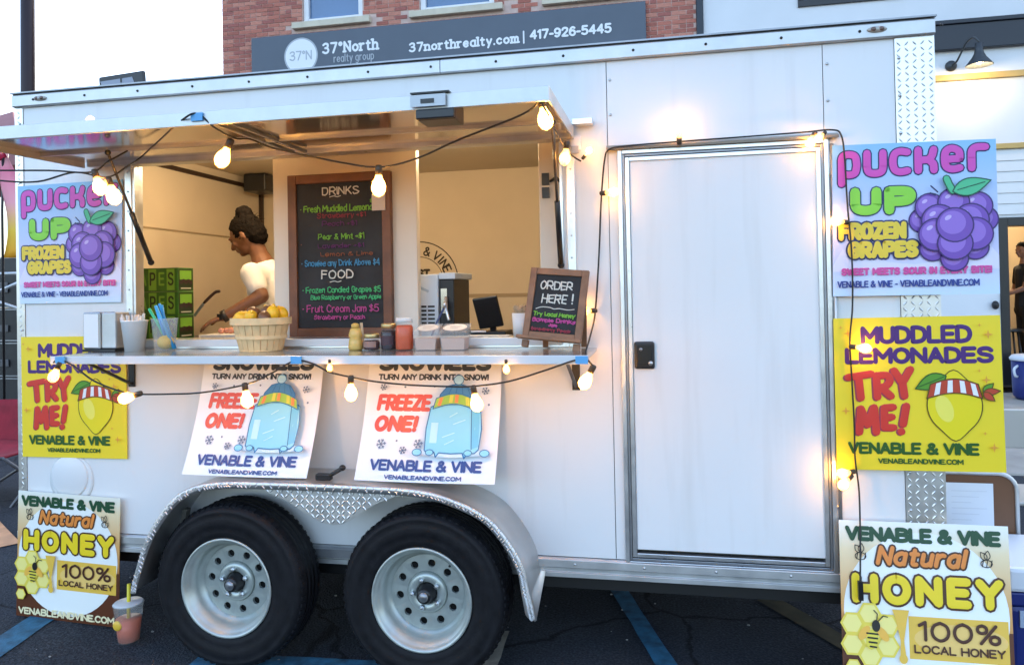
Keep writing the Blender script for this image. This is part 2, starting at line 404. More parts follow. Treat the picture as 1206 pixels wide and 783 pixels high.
def write(mb, s, u0, u1, v0, v1, wt, mat, h0, fn, hz=0.0004, gap=1.3, space=2.4, shear=0.0, slab=False, outline=None, ow=0.0, keep=False, slope=0.0, jit=0.0):
    """fit the line s in the box u0..u1, v0..v1 (v0 baseline, v1 cap top); wt stroke width in metres"""
    st, W = letter_strokes(s, gap, space, shear, slab)
    W += 6 * shear
    sx = (u1 - u0 - wt) / W if W > .01 else 0; sy = (v1 - v0 - wt) / 6.0
    rng = random.Random(hash(s) % 1000 if False else len(s) * 7 + 3)
    def mp(p):
        x = u0 + wt / 2 + p[0] * sx; y = v0 + wt / 2 + p[1] * sy + slope * (x - u0)
        return (x + rng.uniform(-jit, jit), y + rng.uniform(-jit, jit))
    S = [(sm, [mp(p) for p in pts]) for sm, pts in st]
    if outline:
        for sm, pts in S: stroke(mb, pts, wt + 2 * ow, h0, hz, outline, sm, fn)
        h0 = h0 + hz * 1.3
    for sm, pts in S: stroke(mb, pts, wt, h0, hz, mat, sm, fn)

class Art:
    """print on a board: every shape a thin layer over the one before"""
    def __init__(s, fn): s.fn = fn; s.h = 0.0006; s.mb = MB()
    def up(s, d=0.0004): s.h += d
    def poly(s, pts, mat):
        s.mb.add([s.fn(u, v, s.h) for u, v in pts], [tuple(range(len(pts)))], mat); s.up(0.0003)
    def disc(s, u, v, ru, rv, mat, n=20, rot=0.0, a0=0, a1=2 * PI):
        c, q = math.cos(rot), math.sin(rot); pts = []
        for k in range(n):
            a = a0 + (a1 - a0) * k / n
            x, y = ru * math.cos(a), rv * math.sin(a)
            pts.append((u + x * c - y * q, v + x * q + y * c))
        s.poly(pts, mat)
    def odisc(s, u, v, ru, rv, mat, om, w, **k):
        s.disc(u, v, ru + w, rv + w, om, **k); s.disc(u, v, ru, rv, mat, **k)
    def opoly(s, pts, mat, om, w):
        s.poly(pts, mat)
        for a, b in zip(pts, pts[1:] + pts[:1]): stroke(s.mb, [a, b], w, s.h, 0.0003, om, False, s.fn)
        s.up(0.0005)
    def text(s, t, u0, u1, v0, v1, wt, mat, **k):
        write(s.mb, t, u0, u1, v0, v1, wt, mat, s.h, s.fn, **k); s.up(0.0011 if k.get('outline') else 0.0006)
    def line(s, pts, w, mat, smooth=False):
        stroke(s.mb, pts, w, s.h, 0.0003, mat, smooth, s.fn); s.up(0.00035)

# ------------------------------------------------------------------ ground
def asphalt():
    m = bpy.data.materials.new('asphalt'); m.use_nodes = True
    nt = m.node_tree; b = nt.nodes['Principled BSDF']; b.inputs['Roughness'].default_value = 0.9; b.inputs['Specular IOR Level'].default_value = 0.2
    tc = nt.nodes.new('ShaderNodeTexCoord')
    n1 = nt.nodes.new('ShaderNodeTexNoise'); n1.inputs['Scale'].default_value = 1.3; n1.inputs['Detail'].default_value = 8
    n2 = nt.nodes.new('ShaderNodeTexVoronoi'); n2.inputs['Scale'].default_value = 110
    n3 = nt.nodes.new('ShaderNodeTexNoise'); n3.inputs['Scale'].default_value = 90; n3.inputs['Detail'].default_value = 5
    for n in (n1, n2, n3): nt.links.new(tc.outputs['Object'], n.inputs['Vector'])
    c1 = nt.nodes.new('ShaderNodeValToRGB'); e = c1.color_ramp.elements
    e[0].position = .35; e[0].color = (.024, .028, .036, 1); e[1].position = .7; e[1].color = (.046, .052, .062, 1)
    nt.links.new(n1.outputs['Fac'], c1.inputs[0])
    c2 = nt.nodes.new('ShaderNodeValToRGB'); e = c2.color_ramp.elements
    e[0].position = .42; e[0].color = (.7, .7, .7, 1); e[1].position = .78; e[1].color = (1.9, 1.9, 1.9, 1)
    nt.links.new(n3.outputs['Fac'], c2.inputs[0])
    mx = nt.nodes.new('ShaderNodeMix'); mx.data_type = 'RGBA'; mx.blend_type = 'MULTIPLY'; mx.inputs[0].default_value = 1
    nt.links.new(c1.outputs[0], mx.inputs[6]); nt.links.new(c2.outputs[0], mx.inputs[7]); nt.links.new(mx.outputs[2], b.inputs['Base Color'])
    wv = nt.nodes.new('ShaderNodeTexNoise'); wv.inputs['Scale'].default_value = 2.5; wv.inputs['Detail'].default_value = 4; nt.links.new(tc.outputs['Object'], wv.inputs['Vector'])
    ad = nt.nodes.new('ShaderNodeVectorMath'); ad.operation = 'MULTIPLY_ADD'; ad.inputs[1].default_value = (.35, .35, 0); nt.links.new(wv.outputs['Color'], ad.inputs[0]); nt.links.new(tc.outputs['Object'], ad.inputs[2])
    vc = nt.nodes.new('ShaderNodeTexVoronoi'); vc.feature = 'DISTANCE_TO_EDGE'; vc.inputs['Scale'].default_value = .9; nt.links.new(ad.outputs[0], vc.inputs['Vector'])
    cr = nt.nodes.new('ShaderNodeValToRGB'); e = cr.color_ramp.elements; e[0].position = .004; e[0].color = (.35, .35, .35, 1); e[1].position = .012; e[1].color = (1, 1, 1, 1); nt.links.new(vc.outputs['Distance'], cr.inputs[0])
    m2 = nt.nodes.new('ShaderNodeMix'); m2.data_type = 'RGBA'; m2.blend_type = 'MULTIPLY'; m2.inputs[0].default_value = 1
    nt.links.new(mx.outputs[2], m2.inputs[6]); nt.links.new(cr.outputs[0], m2.inputs[7]); nt.links.new(m2.outputs[2], b.inputs['Base Color'])
    bp = nt.nodes.new('ShaderNodeBump'); bp.inputs['Strength'].default_value = .5; bp.inputs['Distance'].default_value = .01
    nt.links.new(n2.outputs['Distance'], bp.inputs['Height']); nt.links.new(bp.outputs[0], b.inputs['Normal'])
    return m
ASPH = asphalt()
def gz(x, y):
    """the lot rises a few centimetres to the left of the trailer"""
    t = min(1, max(0, (-2.05 - x) / 1.0)); t = t * t * (3 - 2 * t)
    f = min(1, max(0, (7 - abs(y)) / 5)) * min(1, max(0, (9 + x) / 4))
    return 0.065 * t * f
def sheet(name, xs, ys, dz, mat, kind='structure', shape=None):
    mb = MB(); nx, ny = len(xs), len(ys)
    mb.add([(x, y, gz(x, y) + dz) for y in ys for x in xs], [(j * nx + i, j * nx + i + 1, (j + 1) * nx + i + 1, (j + 1) * nx + i) for j in range(ny - 1) for i in range(nx - 1)], mat)
    return tag(mb.build(name), kind=kind)
xs = [-120, -60, -30, -18, -13, -9, -8, -7, -6, -5, -4.5, -4] + [-3.6 + .1 * i for i in range(20)] + [-1.5, 0, 2, 5, 10, 20, 40, 80, 120]
ys = [-60, -20, -10, -7, -5, -4, -3, -2, -1, -.5, 0, .5, 1, 2, 3, 4, 5, 6, 7, 8, 12, 20, 40, 120, 300]
sheet('ground', xs, ys, 0.0, ASPH)
BLUEP = M('blue_road_paint', (0.02, 0.115, 0.20), 0.7, var=0.5, vscale=16, bump=.2, bscale=90)
ORANGEP = M('orange_road_paint', (0.62, 0.30, 0.14), 0.7, var=0.3, vscale=7)
YELLOWP = M('yellow_road_paint', (0.055, 0.045, 0.02), 0.8, var=0.5, vscale=7)
TANP = M('worn_concrete', (0.30, 0.27, 0.22), 0.9, var=0.3, vscale=9, bump=.3)
def stripe(name, a, b, w, mat, dz=0.005):
    a = Vector((*a, 0)); b = Vector((*b, 0)); d = (b - a); n = max(2, int(d.length / .12)); s = Vector((-d.y, d.x, 0)).normalized() * w / 2
    mb = MB(); vs = []
    rng = random.Random(len(name))
    for i in range(n + 1):
        p = a + d * i / n
        for sg in (-1, 1):
            q = p + s * sg * (1 + rng.uniform(-.07, .07)); vs.append((q.x, q.y, gz(q.x, q.y) + dz))
    mb.add(vs, [(2 * i, 2 * i + 1, 2 * i + 3, 2 * i + 2) for i in range(n)], mat)
    return tag(mb.build(name), kind='structure')
stripe('road_marking_blue', (-2.78, -.62), (-2.90, .16), .13, BLUEP)
stripe('road_marking_blue', (-.30, .98), (.28, -.85), .085, BLUEP)
stripe('road_marking_blue', (-1.98, -.215), (-1.13, -.165), .24, BLUEP)
stripe('road_marking_orange', (-4.9, 1.62), (-6.2, 1.75), .12, ORANGEP)
stripe('road_marking_orange', (-3.9, .80), (-6.5, 2.6), .12, ORANGEP)
stripe('road_marking_yellow', (.46, .85), (.95, .05), .11, YELLOWP)
stripe('worn_concrete_patch', (-.77, .30), (-.74, -.30), .10, TANP)
# pavement along the far buildings
mb = MB(); mb.box(-30, 30, 3.6, 8.39, -.05, 0.02, M('pavement_concrete', (.38, .34, .29), .85, var=.15, vscale=3, bump=.15))
tag(mb.build('pavement', bev=.02), kind='structure')
# little stones and litter under the trailer
mb = MB()
for i in range(90):
    x, y = random.uniform(-3.4, 1.4), random.uniform(-1.3, .8); r = random.uniform(.002, .006)
    mb.ell((x, y, gz(x, y) + r * .5), (r * 1.4, r, r * .7), M('pale_grit', (.3, .3, .3), .9), n=5, m=3)
tag(mb.build('gravel_bits'), kind='stuff')

# ------------------------------------------------------------------ brick building with the sign
BF = 8.4
BRICKS = [M('brick_red_%s' % n, c, .85, var=.12, vscale=30, bump=.15, bscale=90) for n, c in (('a', (.48, .165, .115)), ('b', (.36, .12, .095)), ('c', (.54, .22, .155)), ('d', (.38, .125, .09)))]
MORTAR = M('mortar', (.62, .45, .38), .9, var=.12, vscale=12)
LIME = M('limestone', (.62, .55, .42), .8, var=.1, vscale=6, bump=.1)
WFRAME = M('white_window_frame', (.78, .78, .78), .4)
bb = thing('brick_building', (-3.3, BF, 0), 'red brick building with white windows rising behind the food trailer', 'building')
X0, X1 = -7.25, .555
WINS = [(-5.78, -4.72), (-3.75, -2.52), (-1.60, -.42)]
mb = MB()
# wall body (mortar), with window openings left out: pieces between
zs0, zs1 = 6.04, 7.5
mb.box(X0, X1, BF, BF + 9, 0, zs0 - .001, MORTAR)
edges = [X0] + [e for w in WINS for e in w] + [X1]
for i in range(0, len(edges), 2): mb.box(edges[i], edges[i + 1], BF, BF + .3, zs0, zs1, MORTAR)
mb.box(X0, X1, BF, BF + 9, zs1 + .001, 9.5, MORTAR)
for i in range(1, len(edges) - 1, 2): mb.box(edges[i] - .05, edges[i + 1] + .05, BF + .32, BF + .4, zs0, zs1, DARKHOLE)
mb.build('wall', bb)
mb = MB(); mb.box(X0 - .1, X1, BF - .12, BF + 9.1, 9.501, 9.7, LIME); mb.build('cornice', bb, bev=.01)
course, blen, bh = .0677, .2130, .0570
cand = []
def inwin(x0, x1, z0, z1):
    for a, b in WINS:
        if x1 > a - .001 and x0 < b + .001 and z1 > zs0 and z0 < zs1: return True
        if x1 > a - .2 and x0 < b + .2 and z1 > 5.93 and z0 < 6.05: return True
    return False
k = 0; z = 4.4
while z < 9.4:
    hdr = (k % 6 == 3)
    L = blen / 2 if hdr else blen
    x = X0 + (0 if hdr else (-(k % 2) * blen / 2))
    while x < X1 - .02:
        a, b = max(x, X0 + .002), min(x + L - .011, X1 - .002)
        if b - a > .03 and not inwin(a, b, z, z + bh): cand.append((a, b, z, hdr))
        elif b - a > .03:
            for wa, wb in WINS:      # cut bricks at the jambs
                if z + bh > zs0 and a < wa - .02 < b: cand.append((a, wa - .004, z, hdr))
                if z + bh > zs0 and a < wb + .02 < b: cand.append((wb + .004, b, z, hdr))
        x += L
    z += course; k += 1
def seen(c): # the courses that show over the trailer roof, beside the sign and the windows
    a, b, zz, h = c
    return zz > 5.84 and zz < 6.45 or (b < -6.66 and zz > 5.25) or (a > -.2 and zz > 5.25)
vis = [c for c in cand if seen(c)]
vis.sort(key=lambda c: (0 if (c[1] < -6.6 or c[0] > -.2) else 1, -(c[1] - c[0]), abs(c[2] - 5.95)))
solo = vis[:295]; solo_set = set(solo)
bm_cache = {}
for c in solo:
    a, b, zz, h = c
    w = round(b - a, 3); mt = random.choice(BRICKS); key = (w, mt.name)
    if key not in bm_cache:
        q = MB(); q.box(-w / 2, w / 2, -.009, .03, 0, bh, mt)
        o = q.build('brick', bb, world=False); bm_cache[key] = o.data
    else:
        o = bpy.data.objects.new('brick', bm_cache[key]); COL.objects.link(o); o.parent = bb
    o.location = ((a + b) / 2 + 3.3, random.uniform(-.003, .003), zz)
mb = MB()
for c in cand:
    if c in solo_set: continue
    a, b, zz, h = c; dy = random.uniform(-.003, .003)
    mb.box(a, b, BF - .009 + dy, BF + .03, zz, zz + bh, random.choice(BRICKS))
tag(mb.build('brickwork', bb), kind='stuff')
for a, b in WINS:
    mb = MB()
    for x0, x1 in ((a + .004, a + .09), (b - .09, b - .004)): mb.box(x0, x1, BF + .04, BF + .16, 6.042, 7.49, WFRAME)
    mb.box(a + .091, b - .091, BF + .04, BF + .16, 6.042, 6.12, WFRAME)
    mb.box(a + .091, b - .091, BF + .05, BF + .15, 6.74, 6.80, WFRAME)
    mb.box(a + .091, b - .091, BF + .04, BF + .16, 7.42, 7.49, WFRAME)
    w = mb.build('window', bb, bev=.006)
    mb = MB(); mb.box(a + .092, b - .092, BF + .10, BF + .108, 6.121, 7.419, GLASSW); mb.build('pane', w)
    mb = MB(); mb.box(a - .15, b + .15, BF - .10, BF + .03, 5.935, 6.038, LIME); mb.build('sill', w, bev=.008)
# dark downpipe / trim at the joint with the white building
mb = MB(); mb.box(.557, .655, BF - .06, BF + .1, 0, 9.4, M('dark_downpipe', (.02, .028, .04), .5)); 
tag(mb.build('corner_downpipe', bev=.015), 'dark blue-black downpipe where the brick building meets the white one', 'downpipe')

SIGN = M('sign_slate_grey', (.085, .105, .135), .5, var=.05, vscale=2)
SW = M('sign_white_print', (.80, .82, .84), .5); SL = M('sign_pale_grey_print', (.42, .45, .48), .5)
sg = thing('realty_sign', (-3.4, BF - .07, 5.4), 'long slate grey realty sign with white lettering and a round logo on the brick wall', 'sign')
mb = MB(); mb.box(-6.67, -.18, BF - .085, BF - .011, 4.93, 5.845, SIGN); mb.build('sign_board', sg, bev=.006)
fn = lambda u, v, h: (u, BF - .0855 - h * 3, v)
A = Art(fn); A.disc(-5.775, 5.475, .30, .30, SL, n=40); A.disc(-5.775, 5.475, .275, .275, SW, n=40)
A.text('37\u00baN', -5.98, -5.58, 5.40, 5.56, .022, SL)
A.mb.build('round_logo', sg)
A = Art(fn)
A.text('37\u00baNorth', -5.40, -4.425, 5.465, 5.655, .036, SW, slab=True, gap=2.0)
A.text('realty group', -5.20, -4.50, 5.315, 5.45, .015, SL, gap=1.9)
A.text('37northrealty.com', -3.91, -2.12, 5.372, 5.53, .032, SW, slab=True, gap=2.1)
A.text('|', -2.055, -2.025, 5.385, 5.545, .024, SW)
A.text('417-926-5445', -1.95, -.69, 5.405, 5.56, .034, SW, slab=False, gap=1.6)
A.mb.build('lettering', sg)

# ------------------------------------------------------------------ white building on the right
WB = M('white_render', (.70, .71, .72), .6, var=.04, vscale=1.2, bump=.03)
WB2 = M('white_boards', (.68, .68, .67), .5, var=.04, vscale=2)
GOLDW = M('gold_trim', (.50, .33, .10), .45, var=.08, vscale=6)
NAVY = M('black_fascia', (.010, .013, .022), .4)
wb = thing('white_storefront', (4, BF, 0), 'white storefront with black fascia, gold trim strips and a dark open doorway', 'building')
DX0, DX1, DZ = 4.53, 5.75, 2.42
mb = MB()
mb.box(.66, 12, BF, BF + .25, 4.76, 9.2, WB)
mb.box(.66, DX0, BF, BF + .25, 0, 4.759, WB); mb.box(DX1, 12, BF, BF + .25, 0, 4.759, WB); mb.box(DX0 + .0005, DX1 - .0005, BF, BF + .25, DZ, 4.759, WB)
mb.build('wall', wb)
for zz in (3.52, 3.72, 3.92, 4.12):
    pass
for i in range(6):
    z0 = 2.46 + i * .148
    mb = MB(); mb.prism([(0, 0), (0, .142), (-.012, .142), (-.022, 0)], 3.2, 9, WB2)
    mb.v = [(y, BF - .002 + x, z0 + z) for x, y, z in mb.v]; mb.build('siding_board', wb)
mb = MB(); mb.box(3.0, 9, BF - .05, BF - .002, 4.345, 4.43, GOLDW); mb.build('trim_strip', wb, bev=.006)
mb = MB(); mb.box(3.0, 9, BF - .05, BF - .002, 3.362, 3.435, GOLDW); mb.build('trim_strip', wb, bev=.006)
mb = MB(); mb.box(3.0, 9, BF - .09, BF - .002, 4.765, 5.11, NAVY); mb.box(2.98, 9.02, BF - .12, BF - .002, 5.111, 5.17, NAVY); mb.build('fascia', wb, bev=.008)
mb = MB()
mb.box(1.99, 3.4, BF - .03, BF - .002, 5.565, 5.66, BLACK); mb.box(1.99, 2.07, BF - .03, BF - .002, 5.661, 7.2, BLACK); mb.box(3.32, 3.4, BF - .03, BF - .002, 5.661, 7.2, BLACK)
w = mb.build('window', wb, bev=.005)
mb = MB(); mb.box(2.071, 3.319, BF - .02, BF - .012, 5.661, 7.2, GLASSW); mb.build('pane', w)
mb = MB()
mb.box(DX0 - .0, DX0 + .11, BF - .03, BF + .2, 0.12, DZ - .002, BLACK); mb.box(DX1 - .11, DX1, BF - .03, BF + .2, 0.12, DZ - .002, BLACK); mb.box(DX0 + .111, DX1 - .111, BF - .03, BF + .2, DZ - .12, DZ - .002, BLACK)
d = mb.build('door_frame', wb, bev=.006)
mb = MB(); mb.ell((DX0 - .08, BF - .05, 1.22), (.045, .05, .06), BLACK_METAL); mb.build('door_holder', wb)
TANW = M('tan_room_wall', (.45, .36, .24), .7, var=.08, vscale=1)
mb = MB()
mb.box(3.6, 8, 11.0, 11.1, .12, 3, TANW); mb.box(3.5, 3.6, BF + .26, 11, .12, 3, TANW); mb.box(8, 8.1, BF + .26, 11, .12, 3, TANW); mb.box(3.5, 8.1, BF + .26, 11.1, 3.001, 3.1, TANW)
mb.box(3.5, 8.1, BF + .26, 11.1, .06, .119, M('dark_floor', (.08, .06, .045), .6)); mb.build('room', wb)

def point_lamp(name, loc, watts, col, r):
    l = bpy.data.lights.new(name, 'POINT'); l.energy = watts; l.color = col; l.shadow_soft_size = r
    o = bpy.data.objects.new(name, l); COL.objects.link(o); o.location = loc; return o
rl = thing('added_room_lamp', (5.3, 9.9, 3.0), 'added round ceiling lamp, out of view, brightening the room inside the white storefront', 'lamp')  # lamp and its point light added, out of view, to brighten the tan room
mb = MB(); mb.lathe([(.001, 0), (.16, 0), (.16, -.05), (.13, -.08), (.001, -.09)], (5.3, 9.9, 3.0), M('lamp_diffuser', (1, .8, .55), .5, emit=3.0)); mb.build('diffuser', rl)
point_lamp('added_room_light', (5.3, 9.9, 2.8), 24, (1, .78, .5), .1)

# barn lamp
bl = thing('barn_lamp', (3.98, BF, 4.62), 'dark gooseneck barn lamp on the white wall under the black fascia', 'lamp')
LAMPG = M('lamp_grey', (.05, .055, .06), .45, .3)
mb = MB(); mb.lathe([(.001, -.06), (.06, -.05), (.075, -.02), (.075, 0)], (3.988, BF - .001, 4.555), LAMPG, axis='y'); mb.build('wall_plate', bl)
mb = MB(); mb.tube(smooth_path([(3.99, BF - .05, 4.56), (4.02, BF - .12, 4.58), (4.05, BF - .22, 4.68), (4.08, BF - .32, 4.78), (4.13, BF - .42, 4.81), (4.18, BF - .45, 4.74)], 6), .013, LAMPG, n=8); mb.build('gooseneck', bl)
mb = MB(); mb.lathe([(.045, .29), (.05, .20), (.06, .15), (.085, .1), (.16, 0), (.165, -.008), (.155, -.008), (.08, .09), (.04, .14), (.001, .15)], (4.178, BF - .45, 4.43), LAMPG, n=28); mb.build('lamp_shade', bl)
mb = MB(); mb.ell((4.178, BF - .45, 4.475), (.033, .033, .04), M('barn_bulb', (1, .8, .5), .5, emit=6)); mb.build('bulb', bl)
point_lamp('barn_light', (4.178, BF - .45, 4.40), 6, (1, .75, .42), .04)

# ------------------------------------------------------------------ food trailer
TX0, TX1, TZ0, TZ1, TD = -3.02, 1.0, .38, 2.52, 2.16
tr = thing('food_trailer', (-1.0, 1.0, 0), 'white concession trailer with open serving window, side door and tandem wheels', 'trailer')
WX0, WX1, WZ0, WZ1 = -2.388, -.395, 1.33, 2.165     # serving opening
GX0, GX1, GZ0, GZ1 = -.150, .598, .466, 2.082       # door opening
def panel(name, x0, x1, z0, z1, hole=None, y0=0.0, y1=.03, mat=WHITE):
    mb = MB()
    if not hole: mb.box(x0, x1, y0, y1, z0, z1, mat)
    else:
        a, b, c, d = hole
        X = [x0, a, b, x1]; Z = [z0, c, d, z1]
        vs = [(x, y, z) for y in (y0, y1) for z in Z for x in X]; id_ = lambda i, j, k: k * 16 + j * 4 + i
        fs = []
        for j in range(3):
            for i in range(3):
                if i == 1 and j == 1: continue
                fs.append((id_(i, j, 0), id_(i + 1, j, 0), id_(i + 1, j + 1, 0), id_(i, j + 1, 0)))
                fs.append((id_(i, j, 1), id_(i, j + 1, 1), id_(i + 1, j + 1, 1), id_(i + 1, j, 1)))
        ring = [(0, 0), (1, 0), (2, 0), (3, 0), (3, 1), (3, 2), (3, 3), (2, 3), (1, 3), (0, 3), (0, 2), (0, 1)]
        for r in (ring, [(1, 1), (1, 2), (2, 2), (2, 1)]):
            for p, q in zip(r, r[1:] + r[:1]): fs.append((id_(*p, 0), id_(*p, 1), id_(*q, 1), id_(*q, 0)))
        mb.add(vs, fs, mat)
    return mb.build(name, tr)
panel('side_panel', -2.974, -.2115, .462, 2.456, (WX0, WX1, WZ0, WZ1))
panel('side_panel', -.2085, .6085, .462, 2.456, (GX0, GX1, .466, GZ1))
panel('side_panel', .6115, .862, .462, 2.456)
mb = MB()      # structure right behind the skin, dark seams show it
mb.box(-.2114, -.2086, .012, .03, .462, 2.456, DARKHOLE); mb.box(.6086, .6114, .012, .03, .462, 2.456, DARKHOLE)
mb.build('seam_backing', tr)
# shell: ends, back, roof, floor, each with its inner lining
mb = MB(); mb.box(TX0 + .002, TX0 + .045, .031, TD, .40, 2.50, WHITE); mb.build('end_wall', tr)
mb = MB(); mb.box(TX1 - .045, TX1 - .002, .031, TD, .40, 2.50, WHITE); mb.build('end_wall', tr)
mb = MB(); mb.box(TX0 + .002, TX1 - .002, TD + .001, TD + .04, .40, 2.50, WHITE); mb.build('back_wall', tr)
mb = MB(); mb.box(TX0 + .004, TX1 - .004, .002, TD + .04, 2.501, 2.517, WHITE); mb.build('roof', tr)
mb = MB(); mb.box(TX0 + .046, TX1 - .046, .031, TD - .001, .42, .45, M('trailer_floor', (.12, .11, .10), .6)); mb.build('floor', tr)
mb = MB(); mb.box(-2.974, -2.955, .05, 2.10, .451, 2.40, INNER); mb.build('interior_wall', tr)
mb = MB(); mb.box(.93, .954, .05, 2.10, .451, 2.40, INNER); mb.build('interior_wall', tr)
mb = MB(); mb.box(-2.974, .954, 2.101, 2.15, .451, 2.40, INNER); mb.build('interior_wall', tr)
mb = MB(); mb.box(-2.974, .954, .032, 2.15, 2.401, 2.43, INNER); mb.build('interior_ceiling', tr)
mb = MB()      # lining of the serving side, around the opening
for x0, x1, z0, z1 in ((-2.954, WX0 - .001, .451, 2.40), (WX1 + .001, GX0 - .01, .451, 2.40), (WX0, WX1, .451, WZ0 - .012), (WX0, WX1, WZ1 + .012, 2.40)):
    mb.box(x0, x1, .031, .049, z0, z1, INNER)
mb.build('interior_lining', tr)
mb = MB()
mb.box(-2.954, -2.942, .06, 2.10, 2.325, 2.352, BROWNTRIM); mb.box(-2.954, -2.93, 2.07, 2.10, .46, 2.324, BROWNTRIM)
mb.box(-2.954, -2.949, .06, 2.069, 1.948, 1.958, M('joint_strip', (.35, .27, .17), .5)); mb.build('interior_trim', tr)
mb = MB()
for xx in (-.72, .1): mb.box(xx - .012, xx + .012, 2.096, 2.1005, .46, 2.398, M('joint_strip', (.35, .27, .17), .5))
mb.box(-2.9, .93, 2.0965, 2.1005, 1.50, 1.525, MATS['joint_strip']); mb.build('wall_batten', tr)
# roof rail, bottom rail, corner plates
for x0, x1 in ((TX0, -.9012), (-.899, TX1)):
    mb = MB(); mb.prism([(0, 0), (-.016, 0), (-.020, .004), (-.020, .054), (-.014, .060), (0, .062)], x0, x1, ALU_DULL)
    mb.v = [(y, x, 2.457 + z) for x, y, z in mb.v]; mb.build('roof_rail', tr, bev=.0015)
mb = MB(); mb.box(TX0 - .004, TX1 + .004, -.026, .05, 2.5195, 2.526, ALU_DARK); mb.build('roof_cap', tr)
mb = MB(); mb.prism([(0, 0), (-.012, 0), (-.012, .018), (-.006, .022), (-.006, .036), (-.016, .040), (-.016, .070), (-.008, .078), (0, .078)], TX0, TX1, ALU_DULL)
mb.v = [(y, x, .382 + z) for x, y, z in mb.v]; mb.build('bottom_rail', tr, bev=.001)
def corner(x0, x1, side):
    mb = MB(); mb.box(x0, x1, -.004, .03, .4605, 2.4565, TREAD); cp = mb.build('corner_plate', tr)
    mb = MB(); r = 0; z = .475
    while z < 2.445:
        n = max(1, int((x1 - x0) / .026))
        for i in range(n):
            x = x0 + (i + .5 + (0.0)) * (x1 - x0) / n
            a = PI / 4 if (i + r) % 2 == 0 else -PI / 4
            lug(mb, x, -.004, z, a)
        z += .0225; r += 1
    tag(mb.build('tread_lugs', cp), kind='stuff')
def lug(mb, x, y, z, a, l=.0115, w=.0032, h=.0014, mat=None):
    c, s = math.cos(a), math.sin(a)
    P = [(-l, 0), (-l * .3, -w), (l * .3, -w), (l, 0), (l * .3, w), (-l * .3, w)]
    vs = [(x + p * c - q * s, y, z + p * s + q * c) for p, q in P] + [(x + p * c * .8, y - h, z + p * s * .8) for p in (-l * .7, l * .7)]
    mb.add(vs, [(0, 1, 6), (1, 2, 7, 6), (2, 3, 7), (3, 4, 7), (4, 5, 6, 7), (5, 0, 6)], mat or TREAD)
corner(.8635, 1.0, 1); corner(-3.02, -2.9755, -1)
# screws: along seams, rails, door and corner plate
mb = MB()
def screw(x, z, y=-.001, r=.006, m=ZINC): mb.lathe([(r, 0), (r * .8, -.003), (.0001, -.0042)], (x, y, z), m, n=8, axis='y')
for i in range(14):
    z = .56 + i * .14
    screw(-.196, z) if z > 2.13 else None
    screw(.626, z); screw(.878, z, -.006); screw(-2.99, z, -.006, .005)
for i in range(15): screw(-2.9 + i * .28, 2.487, -.0205, .006, BLACK_METAL); screw(-2.85 + i * .275, .437, -.016, .006)
for i in range(9): screw(-2.405, 1.4 + i * .09, -.0105, .004); screw(-.362, 1.4 + i * .09, -.0105, .004)
tag(mb.build('screw_heads', tr), kind='stuff')
# clearance lights
for x in (.80, -2.86):
    mb = MB(); mb.ell((x, -.021, 2.489), (.036, .012, .012), M('clear_lens', (.42, .40, .36), .15, coat=.5)); lt = mb.build('clearance_light', tr)
    mb = MB(); mb.ell((x - .014, -.03, 2.489), (.010, .005, .008), M('lens_insert', (.16, .10, .08), .3)); mb.ell((x + .014, -.03, 2.489), (.010, .005, .008), MATS['lens_insert']); mb.build('lens', lt)
# ---- door
mb = MB()
def frame_rect(mb, x0, x1, z0, z1, w, y0, y1, mat):
    mb.box(x0, x0 + w, y0, y1, z0, z1, mat); mb.box(x1 - w, x1, y0, y1, z0, z1, mat)
    mb.box(x0 + w + .0003, x1 - w - .0003, y0, y1, z0, z0 + w, mat); mb.box(x0 + w + .0003, x1 - w - .0003, y0, y1, z1 - w, z1, mat)
frame_rect(mb, -.172, .622, .444, 2.094, .017, -.014, -.0005, ALU)
frame_rect(mb, -.1545, .6045, .4615, 2.0765, .010, -.007, .02, ALU_DARK)
mb.build('door_frame', tr, bev=.002)
mb = MB(); mb.box(-.126, .582, -.004, .028, .505, 2.052, WHITE); dr = mb.build('door', tr, bev=.003)
mb = MB(); frame_rect(mb, -.143, .593, .476, 2.064, .0165, -.011, .024, ALU); mb.build('door_edge', dr, bev=.002)
mb = MB(); mb.prism([(0, 0), (-.03, -.004), (-.032, .006), (-.006, .018), (0, .018)], -.214, .656, M('drip_cap', (.36, .33, .29), .4, .6))
mb.v = [(y, x - .0005, 2.097 + z) for x, y, z in mb.v]; mb.build('drip_cap', tr)
mb = MB(); mb.tube([(.634, -.010, .47), (.634, -.010, 2.075)], .0065, ALU_DULL, n=8)
for i in range(7): mb.box(.6225, .645, -.007, -.0005, .52 + i * .24, .60 + i * .24, ALU_DULL)
mb.build('hinge', tr)
mb = MB(); mb.box(-.121, -.042, -.022, -.0045, 1.222, 1.330, BLACK); mb2 = mb; la = mb.build('latch', dr, bev=.012, seg=3)
mb = MB(); mb.box(-.110, -.053, -.026, -.0225, 1.236, 1.316, M('latch_pocket', (.006, .006, .006), .3)); mb.build('latch_paddle', dr, bev=.006)
mb = MB(); mb.lathe([(.009, 0), (.009, -.004), (.0001, -.005)], (-.058, -.0225, 1.245), ZINC, n=12, axis='y'); mb.lathe([(.007, 0), (.007, -.004), (.0001, -.005)], (-.095, -.0265, 1.30), ALU_DARK, n=12, axis='y'); mb.build('lock', dr)
